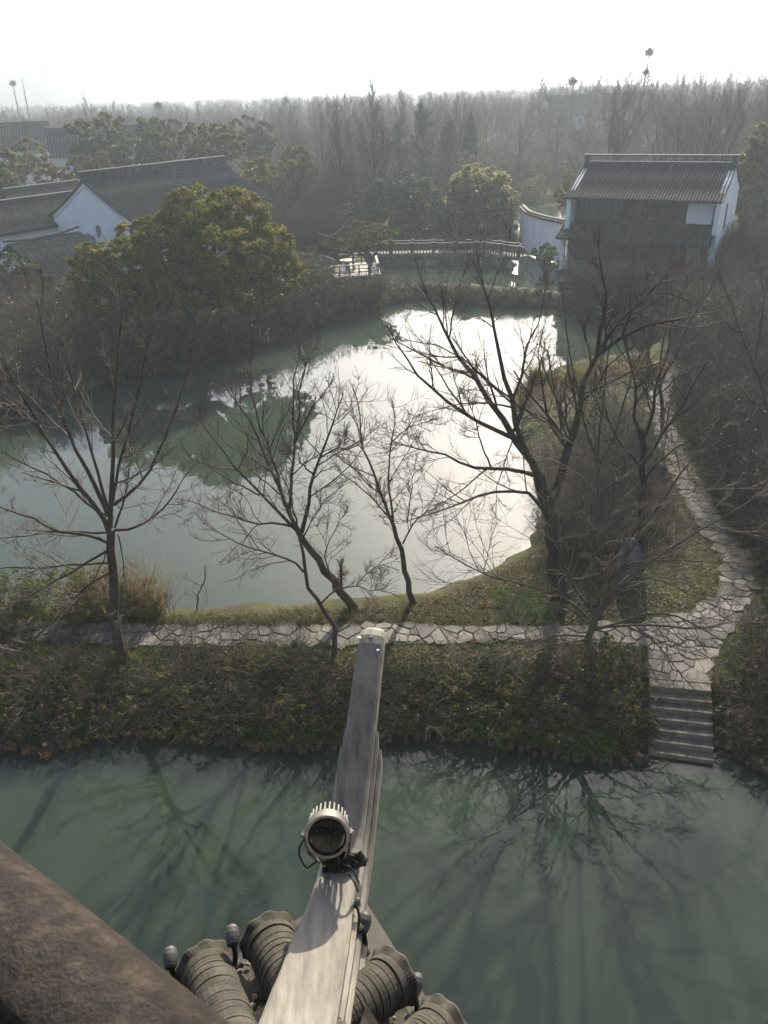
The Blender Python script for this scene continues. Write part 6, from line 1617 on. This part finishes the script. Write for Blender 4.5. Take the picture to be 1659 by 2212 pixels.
# pond bank sedge
tufts([(330, 1322), (560, 1314), (700, 1304), (760, 1305), (740, 1345), (330, 1345)], 420, 20, .34, 'pale_grass', 'sedge', 'pale sedge on the pond edge left of the leaning tree', w=.008, lean=.6, droop=1.5)
tufts([(760, 1302), (900, 1290), (1000, 1258), (1130, 1196), (1165, 1150), (1210, 1345), (760, 1345)], 520, 18, .20, 'pale_grass', 'bank_grass', 'short dry grass on the pond bank below the big tree', w=.006)
carpet([(760, 1302), (900, 1290), (1000, 1258), (1130, 1196), (1165, 1150), (1500, 1300), (1210, 1345), (760, 1345)], 9000, .06, 'litter', 'leaf_litter', 'brown fallen leaves on the pond bank', 1.0, .03, .6)
tufts([(1060, 1265), (1180, 1265), (1190, 1330), (1090, 1330)], 60, 26, .36, 'clover', 'sedge', 'vivid green tuft beside the big trunk', w=.009)
lawn = [(1110, 850), (1150, 822), (1380, 790), (1400, 850), (1420, 960), (1480, 1080), (1560, 1230), (1540, 1290), (1380, 1340), (1210, 1340), (1170, 1150), (1168, 1080), (1140, 1000)]
tufts(lawn, 1900, 7, .17, 'grass', 'lawn', 'short winter grass on the peninsula lawn', w=.008, lean=.7, z=1.1, rad=.12)
carpet(lawn, 8000, .075, 'litter', 'leaf_litter', 'fallen leaves on the peninsula lawn', 1.1, .02, .7)
tufts([(1110, 845), (1150, 815), (1390, 768), (1400, 800), (1150, 850)], 500, 10, .32, 'straw', 'dry_grass', 'straw coloured grass at the tip of the peninsula', w=.010)
def reed_clump(px, py, label):
    p = at_z(px, py, 1.0); b = np.array([p[0], p[1], gz(p[0], p[1])]); t = root('sedge_clump', b, label, 'grass clump'); n = 420
    V, F = blades(np.column_stack([r8.normal(0, .28, (n, 2)), np.zeros(n)]), 1.1, r8, .016, .5, .9, 5); link('blade_cluster', arr_mesh('blade_cluster', V, F), M['olive_leaf'], t); tag(t.children[0], kind='stuff')
reed_clump(1165, 812, 'round sedge clump at the peninsula tip by the water'); reed_clump(1250, 815, 'olive sedge clump on the peninsula lawn'); reed_clump(1400, 800, 'sedge clump where the path meets the water')
cb = PATH.min(0) + r8.random((60000, 2)) * (PATH.max(0) - PATH.min(0)); db = sdist(cb, PATH); cb = cb[(db > -.07) & (db < .22) & (sdist(cb, STAIRPOLY) > .05)][:2600]
cb = np.repeat(np.column_stack([cb, np.full(len(cb), PATHZ - .04)]), 7, 0); cb[:, :2] += r8.normal(0, .035, (len(cb), 2))
stuff('edge_grass', [blades(cb, .15, r8, .006, .8, 1.0, 3)], 'grass', 'grass creeping over the edges of the paved path')
# right of the steps and inside the bend
tufts([(1545, 1480), (1580, 1385), (1660, 1300), (1760, 1300), (1760, 1640), (1640, 1630), (1560, 1590)], 420, 16, .30, 'grass', 'bank_grass', 'rough grass on the bank right of the steps', w=.007, z=.9)
carpet([(1545, 1480), (1580, 1385), (1660, 1300), (1760, 1300), (1760, 1640), (1640, 1630), (1560, 1590)], 7000, .06, 'ivy', 'ivy', 'ivy leaves on the bank right of the steps', .8, .08, .4)
carpet([(1545, 1480), (1580, 1385), (1660, 1300), (1760, 1300), (1760, 1640), (1640, 1630), (1560, 1590)], 5000, .06, 'litter', 'leaf_litter', 'dead leaves on the bank right of the steps', .8, .03, .6)
# thickets: one bush of each sort stands as a thing of its own, the tangle round it is scattered from it
def bush_mesh(seed, n, h, rad, k1, k2, spread=.5, bend=.15):
    r = np.random.default_rng(seed); c = np.column_stack([r.normal(0, .22, (n, 2)), np.full(n, -.05)])
    C, Rd = thicket_twigs(c, h, r, 6, rad, spread, bend, .10)
    K, Kr = kids(C, Rd, k1, .12, 1, .55, .4, 1.05, .25, .12, 5, r, .65, .15, 1.8, rad * .5); K2, K2r = kids(K, Kr, k2, .1, 1, .55, .4, 1.0, .1, .12, 4, r, .75, .1, .9, rad * .4)
    return join([tubes(C, Rd, 4), tubes(K, Kr, 3), tubes(K2, K2r, 3)]), K2.reshape(-1, 3)
def bare_bush(name, px, py, label, seed, mat, n=14, h=1.8, rad=.011, k1=9, k2=6, leaf=0, lsz=.07, lm='litter'):
    (V, F), q = bush_mesh(seed, n, h, rad, k1, k2); p = at_z(px, py, .8)
    o = link(name, arr_mesh(name, V, F, True), M[mat], None, (p[0], p[1], gz(p[0], p[1]))); tag(o, label, 'shrub')
    if leaf:
        r = np.random.default_rng(seed + 9); link('foliage', arr_mesh('foliage', *leaves(q[r.integers(0, len(q), leaf)] + r.normal(0, .03, (leaf, 3)), lsz, r, .6)), M[lm], o)
    return o
B_near = bare_bush('bare_bush', 1585, 1110, 'twiggy brown bush at the path edge right of the bend', 201, 'twig', leaf=260, lsz=.05)
B_near2 = bare_bush('bare_bush', 1540, 960, 'upright pale twigged bush right of the narrow part of the path', 202, 'twig_pale', n=12, h=2.1, leaf=120, lsz=.05)
B_far = bare_bush('bare_bush', 120, 800, 'dark twiggy bush hanging over the far left shore', 203, 'twig', n=16, h=1.7, rad=.016, leaf=300, lsz=.10, lm='ivy')
B_far2 = bare_bush('bare_bush', 640, 690, 'brown twiggy bush on the far shore below the broad evergreen', 204, 'twig_red', n=16, h=1.8, rad=.017, leaf=160, lsz=.10)
B_hazy = bare_bush('bare_bush', 690, 500, 'tall grey brown bush between the hall and the bamboo', 205, 'far_twig', n=14, h=2.8, rad=.022, k1=9, k2=6)
def leafy_source(px, py, label, seed, mat, n=900, leaf=.07, h=.55, w=.55):
    r = np.random.default_rng(seed); p = at_z(px, py, .8); o = None
    lb = [(0, 0, h * .45, w, w * .8, h * .6), (w * .5, .1, h * .35, w * .6, w * .6, h * .5), (-w * .5, -.1, h * .3, w * .6, w * .6, h * .45)]
    pts, nn, _ = lobes_points(lb, n, r, .55); V, F = leaves(pts, leaf, r, .6, nn, .4)
    o = link('bramble_mound', arr_mesh('bramble_mound', V, F), M[mat], None, (p[0], p[1], gz(p[0], p[1]))); tag(o, label, 'shrub')
    c = r.normal(0, .15, (16, 3)) * [1, 1, 0]; C, Rd = thicket_twigs(c, h * 1.5, r, 7, .006, .8, -.5, .14); K, Kr = kids(C, Rd, 4, .2, 1, .5, .4, 1, -.2, .14, 4, r, .7, .06, .4, .0035)
    link('stem_cluster', arr_mesh('stem_cluster', *join([tubes(C, Rd, 4), tubes(K, Kr, 3)])), M['twig_pale'], o); tag(o.children[0], kind='stuff')
    return o
L_dark = leafy_source(640, 1470, 'dark leaved bramble mound on the bank under the crooked little tree', 211, 'ivy', leaf=.062)
L_olive = leafy_source(1000, 1470, 'olive bramble mound on the bank below the pale sedge', 212, 'olive_leaf', leaf=.06)
L_brown = leafy_source(1180, 1500, 'dry brown bramble mound left of the steps', 213, 'litter', leaf=.055)
L_green = leafy_source(1060, 1600, 'bright green leafy mound above the log piles right of the ridge horn', 216, 'clover', leaf=.07)
L_big = leafy_source(560, 800, 'dark leafy shrub at the water line of the far shore', 214, 'dark_leaf', 1600, .13, 1.2, 1.2)
L_bigo = leafy_source(330, 760, 'olive leafy shrub in front of the broad evergreen trunk', 215, 'olive_leaf', 1600, .13, 1.2, 1.1)
def thicket(poly, n, src, label, scl=(.7, 1.25), z=.8, name='thicket', pad=.75):
    c = px_poly_points(poly, n, r8, z, pad); return scatter(name, label, c, scl, src, int(r8.integers(0, 9999)))
right_a = [(1500, 800), (1660, 760), (1800, 900), (1800, 1300), (1665, 1250), (1600, 1130), (1545, 1060), (1480, 900)]
thicket(right_a, 240, B_near, 'dense brown thicket along the right side of the path'); thicket(right_a, 200, B_near2, 'pale stems in the thicket right of the path'); thicket(right_a, 130, L_brown, 'brown brambles under the thicket right of the path', (.8, 1.6)); thicket(right_a, 260, L_dark, 'dark brambles under the thicket right of the path', (.8, 1.6))
right_b = [(1470, 690), (1800, 690), (1800, 860), (1480, 800)]
thicket(right_b, 170, B_near2, 'brown thicket beyond the path at the right', (.9, 1.5)); thicket(right_b, 170, B_far, 'dark thicket beyond the path at the right', (.8, 1.3)); thicket(right_b, 90, L_bigo, 'olive shrubs in the thicket at the right', (.6, 1.1))
left_a = [(-60, 800), (100, 740), (400, 700), (700, 640), (830, 636), (820, 668), (700, 692), (500, 764), (400, 792), (300, 804), (60, 880), (-60, 935)]
thicket(left_a, 240, B_far, 'dark brush overhanging the far left shore'); thicket(left_a, 180, B_far2, 'brown brush overhanging the far left shore'); thicket(left_a, 150, L_big, 'dark shrubs along the far left shore', (.5, 1.1)); thicket(left_a, 60, L_bigo, 'olive shrubs along the far left shore', (.5, 1.0))
left_b = [(-60, 660), (300, 660), (640, 600), (700, 640), (400, 705), (-60, 800)]
thicket(left_b, 150, B_far2, 'brown brush below the broad evergreen', (.9, 1.4)); thicket(left_b, 110, L_big, 'dark shrubs below the broad evergreen', (.7, 1.4)); thicket(left_b, 90, B_far, 'dark brush below the broad evergreen', (.9, 1.4))
cause = [(830, 638), (1000, 640), (1240, 654), (1500, 684), (1480, 716), (1240, 668), (1000, 657), (860, 650)]
thicket(cause, 170, B_far, 'dark low brush along the causeway bank', (.35, .7), .5); thicket(cause, 130, L_big, 'dark shrubs along the causeway bank', (.3, .6), .5)
front_h = [(1240, 620), (1520, 640), (1560, 690), (1250, 664)]
thicket(front_h, 60, B_hazy, 'bare brush on the causeway in front of the white house', (.7, 1.1)); thicket(front_h, 60, B_far2, 'brown brush in front of the white house', (.9, 1.4))
thicket([(600, 590), (690, 580), (700, 640), (640, 650)], 60, L_big, 'dark shrubs between the evergreen and the deck', (.8, 1.4)); thicket([(560, 470), (700, 510), (770, 540), (700, 580), (580, 570)], 110, B_hazy, 'tall brown brush behind the deck', (.8, 1.3))
thicket([(560, 440), (790, 420), (790, 500), (640, 520)], 110, B_hazy, 'hazy brown brush between the hall and the bamboo', (1.0, 1.6)); thicket([(560, 440), (790, 420), (790, 540), (640, 540)], 70, L_bigo, 'olive shrubs between the hall and the bamboo', (1.0, 2.0))
thicket([(1540, 560), (1760, 560), (1760, 690), (1540, 690)], 130, B_hazy, 'grey brown brush below the right gable', (.6, 1.1)); thicket([(1560, 560), (1760, 560), (1760, 690), (1560, 690)], 60, L_bigo, 'olive shrubs below the right gable', (.8, 1.5))
thicket([(1090, 556), (1215, 556), (1215, 600), (1120, 590)], 24, B_hazy, 'bare brush at the bridge end', (.5, .8))
thicket([(560, 385), (1640, 335), (1640, 425), (1000, 475), (640, 480)], 420, B_hazy, 'brown undergrowth on the land beyond the bamboo', (.7, 1.3), name='undergrowth'); thicket([(560, 330), (1700, 300), (1700, 385), (560, 390)], 500, B_hazy, 'hazy undergrowth beneath the far wood', (.9, 1.6), name='undergrowth')
thicket([(-80, 340), (560, 330), (560, 400), (-80, 440)], 200, B_hazy, 'hazy undergrowth behind the hall', (.9, 1.4), name='undergrowth')
bank = [(-80, 1470), (330, 1470), (700, 1440), (740, 1470), (1200, 1465), (1250, 1420), (1400, 1415), (1398, 1570), (960, 1550), (640, 1560), (300, 1550), (-80, 1575)]
thicket(bank, 150, L_dark, 'dark brambles over the canal bank', (.35, 1.25), .5, 'brambles', .3); thicket(bank, 80, L_olive, 'olive brambles over the canal bank', (.35, 1.1), .5, 'brambles', .3); thicket(bank, 70, L_brown, 'dry brown brambles over the canal bank', (.45, .95), .5, 'brambles', .3); thicket(bank, 34, B_near, 'bare twigs among the brambles on the canal bank', (.25, .5), .5)
low = [(540, 1566), (700, 1572), (960, 1556), (1330, 1582), (1330, 1630), (1160, 1616), (960, 1584), (820, 1596), (560, 1612)]
thicket(low, 80, L_green, 'bright green growth along the foot of the canal bank', (.3, .62), .2, 'ground_cover')
thicket([(-60, 1398), (330, 1410), (330, 1450), (-60, 1450)], 26, L_green, 'green growth among the sedge at left', (.3, .5), .7, 'ground_cover')
thicket([(560, 385), (1640, 335), (1640, 425), (1000, 475), (640, 520)], 150, L_bigo, 'olive bushes on the land beyond the bamboo', (1.4, 3.0))
thicket([(300, 330), (1500, 285), (1640, 320), (900, 380), (500, 400)], 130, L_big, 'dark rounded evergreens within the hazy wood', (2.4, 4.6), name='far_evergreens')
thicket([(300, 330), (1500, 285), (1640, 320), (900, 380), (500, 400)], 90, L_bigo, 'olive rounded evergreens within the hazy wood', (2.2, 4.2), name='far_evergreens')
rb = [(1550, 1480), (1590, 1390), (1665, 1310), (1800, 1300), (1800, 1640), (1650, 1630), (1565, 1590)]
thicket(rb, 60, L_dark, 'dark brambles on the bank right of the steps', (.5, 1.0), .6, 'brambles', .3); thicket(rb, 50, L_brown, 'brown brambles on the bank right of the steps', (.5, 1.0), .6, 'brambles', .3); thicket(rb, 24, B_near, 'bare bushes on the bank right of the steps', (.4, .7), .6)
thicket([(1170, 1000), (1300, 900), (1400, 900), (1480, 1080), (1380, 1200), (1200, 1230)], 40, B_near2, 'thin saplings on the peninsula lawn', (.6, 1.2))
tufts([(815, 616), (900, 620), (1000, 624), (1240, 642), (1500, 680), (1500, 712), (1240, 672), (1000, 662), (860, 655)], 1100, 9, .45, 'litter', 'dry_grass', 'dry grass on top of the causeway', w=.024, z=.6)
tufts([(720, 610), (820, 600), (880, 645), (800, 672), (700, 690)], 320, 9, .45, 'grass', 'bank_grass', 'green weeds on the bank below the deck', w=.02, z=.7)
# floating specks on the canal
c = np.column_stack([r8.uniform(-9, 9, 60), r8.uniform(4, 12.5, 60), np.full(60, .006)]); c = c[sdist(c[:, :2], CANAL) < -.2]
stuff('floating_leaves', [leaves(c, .035, r8, .6, (0, 0, 1), .97)], 'straw', 'tiny leaves floating on the canal')

# ------------------------------------------------------------------ haze
HX0, HX1, HY0, HY1, HZ0, HZ1 = -2300, 2300, -60, 3600, -2.0, 48.0
m, nt, out = _nt('haze'); pv_ = nt.nodes.new('ShaderNodeVolumePrincipled')
pv_.inputs['Color'].default_value = (0.83, 0.93, 1.0, 1); pv_.inputs['Density'].default_value = 0.00078; pv_.inputs['Anisotropy'].default_value = 0.3
nt.links.new(pv_.outputs[0], out.inputs['Volume'])
hz = MB().box(((HX0 + HX1) / 2, (HY0 + HY1) / 2, (HZ0 + HZ1) / 2), (HX1 - HX0, HY1 - HY0, HZ1 - HZ0)).build('haze', m)
tag(hz, kind='stuff')
